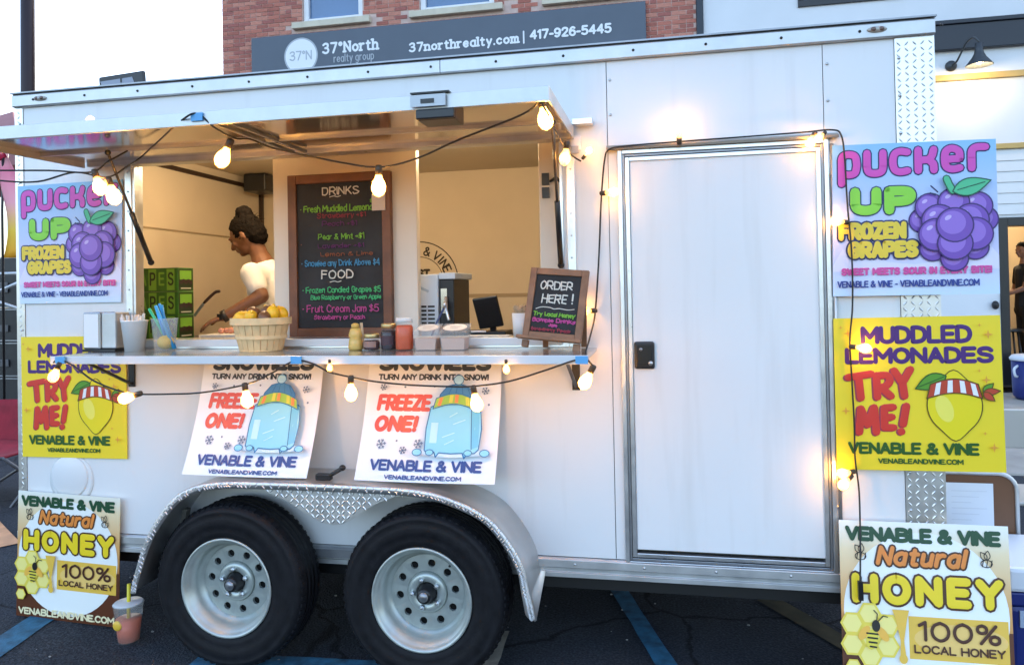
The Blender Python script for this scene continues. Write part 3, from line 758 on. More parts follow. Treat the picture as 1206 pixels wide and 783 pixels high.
# ---- serving window
mb = MB()
frame_rect(mb, WX0 - .034, WX1 + .05, WZ0 - .022, WZ1 + .02, .034, -.010, -.0005, ALU)
mb.build('window_frame', tr, bev=.002)
mb = MB(); frame_rect(mb, WX0 + .0005, WX1 - .0005, WZ0 + .0005, WZ1 - .0005, .012, -.004, .052, ALU); mb.build('window_liner', tr)
mb = MB(); mb.box(WX0 + .013, WX1 - .013, -.02, .13, WZ0 + .014, WZ0 + .020, ALU); mb.box(WX0 + .013, WX1 - .013, -.024, -.0201, WZ0 - .012, WZ0 + .020, WHITE); mb.build('window_sill', tr, bev=.0015)
# hinge rail over the opening, wider than the opening on the left
mb = MB(); mb.box(-2.60, -.345, -.035, -.011, 2.150, 2.20, ALU_DULL); mb.tube([(-2.60, -.037, 2.195), (-.345, -.037, 2.195)], .010, ALU_DULL, n=8); mb.build('hinge_rail', tr, bev=.002)
# awning flap
ang = math.atan2(.015, .70)
aw = MB(); aw.box(-2.603, -.347, -.70, -.045, 2.160, 2.176, POLISH)
aw.v = [(x, y, z + (y + .7) * .012) for x, y, z in aw.v]; awn = aw.build('awning_flap', tr)
mb = MB()
for a in ((-2.61, -.34, -.712, -.6995, 2.132, 2.180), (-2.61, -2.6035, -.699, -.04, 2.135, 2.183), (-.3465, -.34, -.699, -.04, 2.135, 2.183)): mb.box(*a, ALU_DULL)
mb.v = [(x, y, z + (y + .7) * .012) for x, y, z in mb.v]; mb.build('edge_trim', awn, bev=.0015)
mb = MB()
for x0, x1 in ((-1.56, -1.545), (-1.50, -1.487)): mb.box(x0, x1, -.698, -.06, 2.150, 2.1615, ALU_DARK)
mb.box(-2.60, -.35, -.30, -.285, 2.153, 2.165, ALU_DULL); mb.build('stiffener', awn)
mb = MB(); mb.box(-.775, -.645, -.708, -.60, 2.098, 2.1585, BLACK); mb.box(-.775, -.645, -.722, -.7085, 2.098, 2.1305, BLACK); fl = mb.build('flap_latch', tr, bev=.005)
mb = MB(); mb.box(-.79, -.672, -.7265, -.7225, 2.138, 2.176, M('latch_grey', (.42, .44, .46), .45, .5)); mb.box(-.79, -.660, -.727, -.69, 2.1805, 2.185, BLACK); mb.box(-.755, -.71, -.729, -.727, 2.148, 2.162, BLACK); mb.build('latch_plate', fl)
# gas struts
for top, bot in (((-2.183, -0.400, 2.128), (-2.274, -0.030, 1.701)), ((-.372, -.42, 2.13), (-.405, -.03, 1.64))):
    T, B = Vector(top), Vector(bot); mid = T.lerp(B, .52)
    mb = MB(); mb.tube([mid, B], .011, BLACK_METAL, n=10); mb.ell(B, (.014, .014, .014), BLACK_METAL); st = mb.build('gas_strut', tr)
    mb = MB(); mb.tube([T, mid], .0055, M('strut_rod', (.10, .085, .07), .35, .6), n=8); mb.ell(T, (.012, .012, .012), BLACK_METAL); mb.build('rod', st)
# shelf with brackets
mb = MB(); mb.box(-2.47, -.268, -.388, -.0245, 1.292, 1.308, M('shelf_steel', (.62, .63, .64), .22, .85, var=.04, vscale=5, rvar=.08)); sh = mb.build('serving_shelf', tr, bev=.003)
mb = MB(); mb.box(-2.472, -.266, -.394, -.3885, 1.277, 1.309, M('shelf_edge_white', (.68, .72, .77), .3, .3)); mb.build('shelf_edge', sh, bev=.002)
for x in (-2.40, -.356):
    mb = MB(); mb.box(x - .016, x + .016, -.010, -.0005, 1.135, 1.291, BLACK_METAL); mb.box(x - .012, x + .012, -.33, -.0105, 1.279, 1.2915, BLACK_METAL)
    mb.obox((x, -.29, 1.278), (x, -.012, 1.15), .012, .012, BLACK_METAL); mb.build('shelf_bracket', tr, bev=.002)
# little bracket high by the right of the opening
mb = MB(); mb.box(-.356, -.316, -.03, -.0105, 2.10, 2.16, WHITE); mb.box(-.352, -.322, -.045, -.0305, 2.085, 2.115, M('grey_clip', (.4, .43, .46), .5)); mb.tube([(-.40, -.05, 2.205), (-.30, -.05, 2.205)], .008, ALU, n=8); mb.box(-.345, -.265, -.06, -.0105, 2.198, 2.222, ALU); mb.build('corner_bracket', tr, bev=.002)
# hose port plate low on the left
mb = MB(); mb.lathe([(.10, 0), (.10, -.006), (.092, -.010), (.0001, -.011)], (-2.738, -.0005, .715), WHITE, n=36, axis='y'); mb.build('port_cover', tr)
mb = MB(); mb.lathe([(.118, 0), (.118, -.003), (.10, -.004)], (-2.73, -.0003, .700), WHITE, n=36, axis='y'); mb.build('port_plate', tr)
# ---- fender
FP = [(-2.225, .305), (-2.209, .37), (-2.145, .541), (-2.035, .69), (-1.929, .757), (-1.80, .783), (-1.65, .788), (-1.28, .788), (-.972, .781), (-.812, .748), (-.676, .686), (-.589, .592), (-.537, .497), (-.518, .41), (-.503, .35), (-.495, .305)]
fp = [(p.x, p.z) for p in smooth_path([(a, 0, b) for a, b in FP], 5)]
FENDER = M('fender_aluminium', (.62, .61, .59), .38, .8, var=.1, vscale=8, bump=.03, bscale=30, rvar=.1)
mb = MB(); n = len(fp); T = .004
nrm = []
for i in range(n):
    a, b = fp[max(0, i - 1)], fp[min(n - 1, i + 1)]; d = Vector((b[0] - a[0], b[1] - a[1])).normalized(); nrm.append((d.y, -d.x))   # inward
vs = []
zw = lambda y, z, i: max(z, .405 - .0002 * (n - i)) if (y > -.1 and i > n - 20) else z
for y in (-.002, -.245):
    for i in range(n): vs.append((fp[i][0], y, zw(y, fp[i][1], i)))
for y in (-.002, -.245):
    for i in range(n): vs.append((fp[i][0] + nrm[i][0] * T, y, zw(y, fp[i][1] + nrm[i][1] * T, i)))
fs = []
for i in range(n - 1):
    fs += [(i, i + 1, n + i + 1, n + i), (2 * n + i, 3 * n + i, 3 * n + i + 1, 2 * n + i + 1), (i, 2 * n + i, 2 * n + i + 1, i + 1)]
fs += [(0, n, 3 * n, 2 * n), (n - 1, 3 * n - 1, 4 * n - 1, 2 * n - 1)]
mb.add(vs, fs, FENDER, True); fe = mb.build('fender', tr)
mb = MB()      # rolled lip along the outer edge, tapering to the tail
lw = [.030 if i > 8 and i < n - 14 else (.022 + .008 * i / 9 if i <= 8 else .030 + .012 * (i - n + 14) / 14) for i in range(n)]
lw[-1] = .008; lw[-2] = .020; lw[-3] = .030; lw[-4] = .036
for i in range(n - 1):
    q = []
    for j in (i, i + 1):
        o = fp[j]; m = nrm[j]
        q += [(o[0] - m[0] * .002, -.2455, o[1] - m[1] * .002), (o[0] + m[0] * .004, -.257, o[1] + m[1] * .004), (o[0] + m[0] * lw[j], -.252, o[1] + m[1] * lw[j]), (o[0] + m[0] * lw[j], -.246, o[1] + m[1] * lw[j])]
    mb.add(q, [(0, 1, 5, 4), (1, 2, 6, 5), (2, 3, 7, 6), (3, 0, 4, 7)], FENDER, True)
rng = random.Random(3)
for i in range(2, n - 1):
    for t in (.25, .75):
        p = Vector(fp[i - 1]).lerp(Vector(fp[i]), t); m = nrm[i]
        for d in (.008, .020):
            lug(mb, p.x + m[0] * d, -.2555 + .001, p.y + m[1] * d, rng.choice((.8, -.8)), .010, .0035, .0035, FENDER)
# tail pulled to a point
pass
mb.build('rolled_lip', fe, merge=False)
SK = [(-1.66, .765), (-1.58, .742), (-1.5, .710), (-1.44, .675), (-1.395, .648), (-1.35, .631), (-1.31, .625), (-1.27, .630), (-1.23, .648), (-1.18, .684), (-1.12, .718), (-1.05, .745), (-.96, .762), (-.96, .772), (-1.28, .780), (-1.66, .780)]
mb = MB(); mb.prism(SK, -.2445, -.240, TREAD); sk = mb.build('fender_skirt', tr)
mb = MB(); z = .640; r = 0
def inside(x, z):
    c = False; n_ = len(SK)
    for i in range(n_):
        x1, z1 = SK[i]; x2, z2 = SK[(i + 1) % n_]
        if (z1 > z) != (z2 > z) and x < (x2 - x1) * (z - z1) / (z2 - z1) + x1: c = not c
    return c
while z < .77:
    x = -1.66; i = 0
    while x < -.95:
        if inside(x - .012, z) and inside(x + .012, z): lug(mb, x, -.2445, z, PI / 4 if (i + r) % 2 == 0 else -PI / 4, .0125, .004, .0025)
        x += .022; i += 1
    z += .019; r += 1
tag(mb.build('tread_lugs', sk), kind='stuff')
mb = MB(); mb.box(-2.21, -.56, -.0445, -.002, .42, .455, ALU_DARK)
mb.obox((-2.12, -.10, .36), (-2.06, -.10, .62), .03, .02, M('fender_gusset', (.16, .15, .13), .6)); mb.build('fender_brace', fe)
# clip lying on the fender
mb = MB(); mb.box(-1.40, -1.335, -.21, -.18, .790, .815, BLACK); mb.tube([(-1.345, -.195, .806), (-1.29, -.20, .838)], .009, BLACK, n=8); mb.ell((-1.285, -.2, .842), (.014, .012, .012), BLACK)
tag(mb.build('black_clip', bev=.004), 'small black clip lying on top of the fender between the two snow posters', 'clip')
# ---- wheels
HUBS = [(-1.793, 0, .341), (-.952, 0, .345)]
def make_wheel():
    cx_, cz_ = 0, 0
    R_, W0, W1 = .338, -.235, -.035
    prof = [(.200, W0 + .010), (.212, W0 + .001), (.232, W0 - .003), (.252, W0 + .0), (.256, W0 - .003), (.285, W0 + .0005), (.306, W0 + .006), (.309, W0 + .004), (.322, W0 + .014), (.330, W0 + .026), (R_ - .004, W0 + .036)]
    tr_ = []
    ys_ = [W0 + .040]
    for g in (.070, .100, .130): tr_ += [(R_, W0 + g - .024), (R_, W0 + g - .005), (R_ - .010, W0 + g - .003), (R_ - .010, W0 + g + .003), (R_, W0 + g + .005)]
    tr_ += [(R_, W1 - .04), (R_ - .004, W1 - .034), (.322, W1 - .012), (.28, W1), (.212, W1), (.200, W1 - .01)]
    mb = MB(); N = 120; P = prof + tr_
    mb.lathe(P, (0, 0, 0), RUBBER, n=N, axis='y', closed=True)
    for k in range(72):      # shoulder lugs and sipes
        a = 2 * PI * k / 72; ca, sa = math.cos(a), math.sin(a)
        for ya, yb in ((W0 + .022, W0 + .043), (W1 - .043, W1 - .022)):
            c = [];
            for rr in (R_ - .012, R_ + .0025):
                for yy in (ya, yb):
                    for da in (-.022, .022): 
                        q = rr - (.008 if (yy in (W0 + .022, W1 - .022)) else 0)
                        c.append((q * math.cos(a + da), yy, q * math.sin(a + da)))
            mb.add(c, [(0, 1, 3, 2), (4, 6, 7, 5), (0, 4, 5, 1), (2, 3, 7, 6), (0, 2, 6, 4), (1, 5, 7, 3)], RUBBER)
    wh = mb.build('wheel', None, merge=False)
    mb = MB()
    rp = [(.199, W0 + .012), (.205, W0 + .004), (.203, W0 - .002), (.196, W0 - .001), (.190, W0 + .008), (.184, W0 + .020), (.176, W0 + .024), (.172, W0 + .060), (.158, W0 + .082), (.150, W0 + .086)]
    mb.lathe(rp + [(.1502, W0 + .092), (.18, W0 + .09), (.199, W0 + .02)], (0, 0, 0), STEEL, n=64, axis='y', closed=True)
    # disc with ten round windows
    RI, RO, YD = .078, .1503, W0 + .0865
    for k in range(10):
        a0 = 2 * PI * (k + .35) / 10; a1 = a0 + 2 * PI / 10; K = 5
        per = [(RI, a0 + (a1 - a0) * i / K) for i in range(K)] + [(RI + (RO - RI) * i / K, a1) for i in range(K)] + [(RO, a1 - (a1 - a0) * i / K) for i in range(K)] + [(RO - (RO - RI) * i / K, a0) for i in range(K)]
        am = (a0 + a1) / 2; rc = .117; cc = (rc * math.cos(am), rc * math.sin(am))
        out = [(r * math.cos(a), r * math.sin(a)) for r, a in per]
        hol = []
        for x, z in out:
            d = math.hypot(x - cc[0], z - cc[1]); hol.append((cc[0] + (x - cc[0]) / d * .0155, cc[1] + (z - cc[1]) / d * .0155))
        m_ = len(out); vs = [(x, YD, z) for x, z in out] + [(x, YD - .001, z) for x, z in hol] + [(x, YD + .012, z) for x, z in hol]
        fs = [(i, (i + 1) % m_, m_ + (i + 1) % m_, m_ + i) for i in range(m_)] + [(m_ + i, m_ + (i + 1) % m_, 2 * m_ + (i + 1) % m_, 2 * m_ + i) for i in range(m_)]
        mb.add(vs, fs, STEEL)
    mb.lathe([(.084, YD - .001), (.078, YD - .012), (.072, YD - .016), (.062, YD - .017), (.046, YD - .014), (.043, YD - .010), (.043, YD + .02)], (0, 0, 0), STEEL, n=40, axis='y')
    rim = mb.build('rim', wh, merge=True)
    mb = MB(); mb.lathe([(.199, YD + .013), (.0001, YD + .014)], (0, 0, 0), DARKHOLE, n=32, axis='y'); mb.build('drum', wh)
    mb = MB(); mb.lathe([(.040, YD + .01), (.040, YD - .018), (.034, YD - .022), (.030, YD - .050), (.026, YD - .055), (.0001, YD - .056)], (0, 0, 0), M('hub_cap_black', (.02, .02, .022), .3, .3), n=28, axis='y')
    mb.lathe([(.019, YD - .056), (.019, YD - .060), (.0001, YD - .061)], (0, 0, 0), ALU_DARK, n=20, axis='y'); mb.build('hub', wh)
    for k in range(5):
        a = 2 * PI * k / 5 + .4; mb = MB(); mb.lathe([(.011, YD - .012), (.0105, YD - .03), (.006, YD - .034), (.0001, YD - .035)], (.0565 * math.cos(a), 0, .0565 * math.sin(a)), ZINC, n=6, axis='y', smooth=False); mb.build('lug_nut', wh)
    mb = MB(); mb.tube([(.120, W0 + .075, .085), (.132, W0 + .045, .094)], .005, BLACK, n=8); mb.build('valve_stem', wh)
    return wh
wh = make_wheel(); wh.parent = tr; wh.location = Vector(HUBS[0]) - tr.location
wh2 = copy_tree(wh, tr); wh2.location = Vector(HUBS[1]) - tr.location; wh2.rotation_euler = (0, rad(-14), 0)
STK = M('paper_sticker', (.75, .76, .76), .6)
for w_, (x, z) in ((wh, (.128, .048)), (wh2, (-.085, .085))):
    mb = MB(); mb.box(x - .013, x + .013, -.1535, -.1512, z - .014, z + .014, STK); s_ = mb.build('sticker', w_)
    if w_ is wh2: s_.rotation_euler = (0, rad(14), 0)
# ---- running gear under the floor
FR = M('frame_black', (.01, .01, .011), .5)
mb = MB()
for y in (.12, TD - .12): mb.box(TX0 + .1, TX1 - .1, y - .03, y + .03, .30, .399, FR)
for i in range(9): mb.box(-2.8 + i * .46, -2.75 + i * .46, .151, TD - .151, .34, .399, FR)
mb.build('chassis', tr)
for hx, _, hz in HUBS:
    mb = MB(); mb.tube([(hx, -.12, hz), (hx, TD + .12, hz)], .03, FR, n=10); mb.box(hx - .04, hx + .04, .13, .2, hz + .0, .345, FR); mb.build('axle', tr)
for hx, _, hz in HUBS:
    mb = MB(); mb.lathe([(.2, 0), (.345, .0), (.345, .2), (.2, .2)], (hx, TD + .06, hz), RUBBER, n=40, axis='y', closed=True); mb.lathe([(.2, .05), (.0001, .06)], (hx, TD + .06, hz), STEEL, n=24, axis='y'); mb.build('far_wheel', tr)

# ---- inside the trailer
mb = MB(); mb.box(-1.795, -1.088, .20, .245, 1.30, 2.40, CREAM); mb.build('menu_partition', tr, bev=.004)
mb = MB(); mb.box(-.512, -.385, .11, .15, .452, 2.40, CREAM); mb.build('window_post', tr, bev=.004)
mb = MB(); mb.box(-.497, -.466, .098, .1095, 1.985, 2.035, BLACK); mb.box(-.497, -.466, .098, .1095, 1.930, 1.975, BLACK); mb.tube([(-.46, .10, 2.0), (-.43, .06, 2.01), (-.415, .05, 1.99)], .006, BLACK); mb.build('wall_switch', tr)
mb = MB(); mb.box(-2.94, .9, .06, .78, 1.285, 1.325, COUNTER); mb.box(-2.94, .9, .09, .76, .455, 1.284, M('counter_front', (.3, .27, .22), .5)); mb.build('counter', tr, bev=.003)
mb = MB(); mb.box(-2.88, -2.71, 1.74, 1.95, 2.275, 2.399, BLACK); mb.build('ceiling_unit', tr, bev=.01)
# round shop emblem on the inner back wall
fn = lambda u, v, h: (u, 2.1005 - h * 2, v)
INK = M('emblem_ink', (.03, .02, .012), .6)
A = Art(fn); cxu, cvu, RR = -1.715, 1.62, .285
ring = [(cxu + RR * math.cos(2 * PI * i / 48), cvu + RR * math.sin(2 * PI * i / 48)) for i in range(49)]
A.line(ring, .008, INK); A.line([(cxu + (a - cxu) * .62, cvu + (b - cvu) * .62) for a, b in ring], .005, INK)
word = 'VENABLE & VINE'
for i, ch in enumerate(word):
    if ch == ' ': continue
    a = PI * .9 - PI * .8 * (i + .5) / len(word); rr_ = RR * .68
    c, s = math.cos(a - PI / 2), math.sin(a - PI / 2)
    sts, W = letter_strokes(ch); k = RR * .2 / 6
    for sm, pts in sts:
        stroke(A.mb, [(cxu + rr_ * math.cos(a) + ((x - W / 2) * c - y * s) * k, cvu + rr_ * math.sin(a) + ((x - W / 2) * s + y * c) * k) for x, y in pts], .011, A.h, .0004, INK, sm, fn)
A.up(); A.text('EST', cxu - .06, cxu + .08, cvu + .03, cvu + .09, .016, INK)
A.line([(cxu - .16, cvu), (cxu + .16, cvu)], .01, INK)
A.mb.build('shop_emblem', tr)
# the lit ceiling lamps inside
for i, x in enumerate((-2.15, -.95)):
    ll = thing('interior_lamp', (x, .62, 2.40), ('ceiling lamp inside the trailer above the person at the counter', 'ceiling lamp inside the trailer above the tablet and drink machine')[i], 'lamp', 'ceiling lamps inside the trailer')
    mb = MB(); mb.lathe([(.001, 0), (.10, 0), (.10, -.02), (.085, -.035), (.001, -.04)], (x, .62, 2.3995), M('lamp_diffuser', (1, .8, .55), .5, emit=3.0), n=24); mb.build('diffuser', ll)
    point_lamp('interior_light', (x, .62, 2.28), 4.0, (1.0, .73, .42), .08)

# ------------------------------------------------------------------ printed boards
PR = {}
def ink(n, c, r=.42): 
    PR[n] = M('print_' + n, c, r); return PR[n]
for n, c in dict(magenta='#d94fb4', navy='#1f2358', lime='#8fd93f', yellow='#f2cf3c', pink='#d9509a', blue='#2b3f8c', grape='#7a4fb0', grapelight='#9a72cc', grapedark='#3a2166', grapehi='#cdb4e8', leaf='#4fc08a', leafdark='#1f5a44', purple='#4a2270', red='#d8392c', darkgreen='#2c5a1c', forest='#17482a', lemon='#f3dc1c', lemonedge='#5a4a08', lemonhi='#fbf0a0', green='#5c9a2a', white='#f2f2f2', bandred='#c2452c', orange='#e8a23a', honey='#f4d421', honeyedge='#4a2608', natural='#e88a3a', brown='#5e2e14', gold='#eebf4a', amber='#f3c870', text='#4a2410', black='#14120f', slate='#2c3440', iceb='#8cd4ee', icedark='#2c6ea4', icelight='#bdeaf8', hatblue='#3f7fb4', hatgreen='#9cc43a', hator='#e88a3c', snowred='#e0503f', snowink='#2d4a8c', grey='#6a7a94', pompom='#a8d4ea').items(): ink(n, c)
EDGE = M('board_edge', (.75, .75, .75), .6)
def board(name, label, corners, vmax, mat, th=.004, bend=0.0, group=None, rows=1, cat='sign'):
    """corners TL TR BR BL in metres; returns thing and the map (u, v, h)"""
    TL, TR, BR, BL = [Vector(c) for c in corners]
    nrm = (BR - BL).cross(TL - BL).normalized()
    if nrm.y > 0: nrm = -nrm
    def fn(u, v, h):
        t = v / vmax
        p = BL.lerp(BR, u).lerp(TL.lerp(TR, u), t)
        if bend: p = p + Vector((0, bend * math.sin(PI * t), 0)) + Vector((0, -.010 * math.sin(PI * u), 0)) * (1 - t)
        q = p + nrm * h
        return (q.x, q.y, q.z)
    root = thing(name, tuple((BL + BR) / 2), label, cat, group)
    mb = MB(); nx = 8 if bend else 1
    vs = []
    for h in (0, -th):
        for j in range(rows + 1):
            for i in range(nx + 1): vs.append(fn(i / nx, vmax * j / rows, h))
    W = nx + 1; S = W * (rows + 1); fs = []
    for j in range(rows):
        for i in range(nx):
            a = j * W + i
            fs += [(a, a + 1, a + W + 1, a + W), (S + a, S + a + W, S + a + W + 1, S + a + 1)]
    for i in range(nx): fs += [(i, S + i, S + i + 1, i + 1), (rows * W + i, rows * W + i + 1, S + rows * W + i + 1, S + rows * W + i)]
    for j in range(rows):
        a = j * W; b = a + W; fs += [(a, b, S + b, S + a), (a + nx, S + a + nx, S + b + nx, b + nx)]
    mb.add(vs, fs, mat); o = mb.build('sheet', root, merge=True)
    return root, fn
def leaf_shape(u, v, l, w, rot, n=9):
    c, s = math.cos(rot), math.sin(rot); P = []
    for i in range(n + 1): t = i / n; P.append((t * l, w * math.sin(PI * t ** .8)))
    for i in range(n - 1, 0, -1): t = i / n; P.append((t * l, -w * math.sin(PI * t ** .8)))
    return [(u + x * c - y * s, v + x * s + y * c) for x, y in P]
BUB = {'p': ['0,-.42 0,.75', '~0,.7 .1,.93 .5,1 .9,.9 1,.6 1,.38 .88,.08 .5,0 .15,.05'], 'u': ['0,1 0,.35', '~0,.35 .1,.08 .5,0 .9,.08 1,.35', '1,.35 1,1'],
       'c': ['~1,.95 .5,1 .12,.87 0,.5 .12,.13 .5,0 1,.05'], 'k': ['0,1 0,0', '1,1 .9,.7 .7,.52 .05,.5', '1,0 .98,.3 .7,.5'], 'e': ['.1,.48 1,.5', '~1,.5 .95,.85 .5,1 .1,.87 0,.5 .1,.13 .5,0 1,.05'],
       'r': ['0,0 0,.5', '~0,.5 .05,.85 .4,1 1.05,1']}
def pucker(root, fn):
    A = Art(fn)
    A.h = .0008
    A.poly([(.0, .16), (.0, .2), (.06, .31), (.2, .29), (.34, .22), (.5, .2), (.66, .22), (.82, .33), (.94, .33), (1, .25), (1, .16)], M('print_cloud', '#e8e2f6', .42))
    for om in (True, False):
        for (a, b), ch, dv in zip(((.03, .15), (.19, .315), (.35, .465), (.505, .625), (.665, .78), (.825, .93)), 'pucker', (0, .004, .008, .012, .014, .016)):
            for st in BUB[ch]:
                sm, P = parse(st)
                stroke(A.mb, [(a + .028 + x * (b - a - .056 + .03), .800 + dv + y * .135) for x, y in P], .062 if om else .046, A.h + (0 if om else .0005), .0004, PR['navy'] if om else PR['magenta'], sm, fn)
    A.up(.0012)
    A.text('UP', .11, .515, .53, .715, .062, PR['lime'], outline=PR['navy'], ow=.008, gap=2.4)
    A.text('FROZEN', .035, .455, .365, .485, .034, PR['yellow'], outline=PR['navy'], ow=.011, gap=1.9)
    A.text('GRAPES', .09, .525, .245, .36, .034, PR['yellow'], outline=PR['navy'], ow=.011, gap=1.9)
    A.text('SWEET MEETS SOUR IN EVERY BITE!', .05, .955, .135, .185, .014, PR['pink'], gap=1.7, space=3.4)
    A.text('VENABLE & VINE - VENABLEANDVINE.COM', .025, .88, .055, .10, .0085, PR['blue'])
    A.mb.build('lettering', root)
    B = Art(fn); B.h = .003
    gu, gv = .735, .42
    cl = [(-.185, .065, .075), (.185, .065, .075), (-.125, -.12, .075), (.125, -.115, .075), (0, -.185, .078), (-.14, .15, .085), (.14, .15, .085), (0, .175, .09), (-.09, .06, .1), (.10, .06, .1), (-.11, -.03, .1), (.12, -.03, .1), (0, -.09, .1), (.0, .03, .105)]
    for x, y, r in cl:
        B.disc(gu + x, gv + y, r + .009, r + .009, PR['grapedark'], n=26)
        B.disc(gu + x, gv + y, r, r, PR['grape'], n=26)
        B.disc(gu + x - r * .12, gv + y + r * .14, r * .74, r * .72, PR['grapelight'], n=22)
        B.disc(gu + x - r * .38, gv + y + r * .45, r * .22, r * .13, PR['grapehi'], n=12, rot=.6)
    B.line([(gu - .045, gv + .33), (gu - .03, gv + .29), (gu - .01, gv + .25)], .05, PR['leafdark']); B.line([(gu - .045, gv + .33), (gu - .03, gv + .29), (gu - .01, gv + .25)], .034, PR['leaf'])
    B.opoly(leaf_shape(gu - .01, gv + .245, .235, .055, .28), PR['leaf'], PR['leafdark'], .008)
    B.line([(gu + .02, gv + .255), (gu + .18, gv + .3)], .006, PR['leafdark'])
    for a, b in (((gu - .14, gv + .285), (gu - .10, gv + .245)), ((gu - .145, gv + .24), (gu - .115, gv + .225))): B.line([a, b], .009, PR['navy'])
    B.mb.build('grape_picture', root)
BGP = grad_mat('print_sky_lavender', [(0, '#d3e6f8'), (.25, '#dcd6f4'), (.6, '#c4d2f2'), (1, '#8cc4ea')])
BGY = M('print_lemon_yellow', '#f8da2c', .42)
TRY = {'T': ['-.1,.86 1.1,1', '.45,.93 .55,0'], 'R': ['.08,1 .12,0', '~.05,.98 .8,1 1,.75 .7,.5 .15,.45', '.4,.45 1.05,.05'], 'Y': ['0,1 .5,.5', '1,1.05 .5,.5 .6,-.05'], 'M': ['0,0 .12,.95 .5,.3 .9,1 1,0'], 'E': ['1,.98 .08,.95 .05,.05 1,.05', '.05,.5 .85,.53'], '!': ['.75,1 .4,.35', '.2,.1 .22,.08']}
def brush(A, ch, u0, u1, v0, v1, w, mats):
    for k, m in enumerate(mats):
        for st in TRY[ch]:
            sm, P = parse(st)
            stroke(A.mb, [(u0 + w / 2 + x * (u1 - u0 - w) - .010 * (1 - k) , v0 + w / 2 + y * (v1 - v0 - w) - .005 * (1 - k)) for x, y in P], w, A.h + .0005 * k, .0004, m, sm, A.fn)
def star(A, u, v, r, m):
    P = []
    for i in range(8): a = PI * i / 4; q = r if i % 2 == 0 else r * .28; P.append((u + q * math.cos(a), v + q * math.sin(a)))
    A.poly(P, m)
def lemonade(root, fn):
    A = Art(fn)
    A.text('MUDDLED', .165, .835, .825, .945, .029, PR['purple'])
    A.text('LEMONADES', .065, .955, .695, .805, .028, PR['purple'])
    sh = M('print_red_shadow', '#9c3a4c', .42)
    for ch, a, b, c, d in (('T', .07, .235, .45, .655), ('R', .225, .36, .455, .645), ('Y', .34, .485, .47, .675), ('M', .12, .27, .225, .435), ('E', .27, .375, .25, .44), ('!', .36, .47, .215, .445)): brush(A, ch, a, b, c, d, .047, (sh, PR['red']))
    A.up(.0012)
    A.text('VENABLE & VINE', .07, .85, .105, .185, .019, PR['darkgreen'])
    A.text('VENABLEANDVINE.COM', .25, .755, .045, .08, .008, PR['darkgreen'])
    A.mb.build('lettering', root)
    B = Art(fn); B.h = .003
    lu, lv = .715, .425
    def lem(k): return [(lu + (.158 + k) * math.cos(a), lv + (.175 + k) * math.sin(a) + (.05 * max(0, math.sin(a)) ** 14 - .05 * max(0, -math.sin(a)) ** 14)) for a in [2 * PI * i / 40 for i in range(40)]]
    B.poly(lem(.007), PR['lemonedge']); B.poly(lem(0), PR['lemon'])
    B.disc(lu - .06, lv - .02, .05, .09, M('print_lemon_light', '#f9ea62', .42), n=18, rot=.3)
    B.disc(lu + .07, lv + .13, .02, .012, PR['lemonhi'], n=12)
    B.opoly(leaf_shape(lu - .045, lv + .19, .20, .05, PI + .42), PR['green'], PR['darkgreen'], .008)
    B.line([(lu - .06, lv + .185), (lu - .21, lv + .12)], .006, PR['darkgreen'])
    # striped cloth band tied round the fruit
    def band(t): return (lu - .163 + .326 * t, lv + .045 + .035 * math.sin(PI * t))
    bp = [band(i / 12) for i in range(13)]; tp = [(x, y + .092) for x, y in bp]
    tp = [(lu + (x - lu) * .86, y) for x, y in tp]
    B.opoly(bp + tp[::-1], PR['bandred'], PR['lemonedge'], .007)
    for t in (.18, .42, .66, .88):
        i = t * 12; a = band(t - .05); b = band(t + .05); B.poly([(a[0], a[1] + .006), (b[0], b[1] + .006), (lu + (b[0] - lu) * .87, b[1] + .084), (lu + (a[0] - lu) * .87, a[1] + .084)], PR['white'])
    for r_, l_ in ((.75, .085), (.1, .10), (-.7, .085)): B.opoly(leaf_shape(lu + .165, lv + .085, l_, .022, r_, 6), PR['bandred'] if r_ < .7 else PR['green'], PR['lemonedge'], .006)
    for u, v, r in ((.085, .9, .028), (.92, .88, .03), (.06, .39, .028), (.9, .59, .028), (.93, .16, .03), (.04, .94, .014), (.86, .65, .014), (.88, .25, .014), (.87, .94, .013)): star(B, u, v, r, PR['orange'])
    B.mb.build('lemon_picture', root)
def bee(A, u, v, s, m):
    for k in range(3): A.line([(u - .022 * s + .022 * s * k, v - .016 * s), (u - .015 * s + .022 * s * k, v + .018 * s)], .005, m)
    A.line([(u + .03 * s * math.cos(t) , v + .02 * s * math.sin(t)) for t in [2 * PI * i / 14 for i in range(15)]], .005, m)
    for r_ in (2.2, 1.4):
        P = leaf_shape(u, v + .02 * s, .05 * s, .016 * s, r_, 6); A.line(P + P[:1], .005, m)
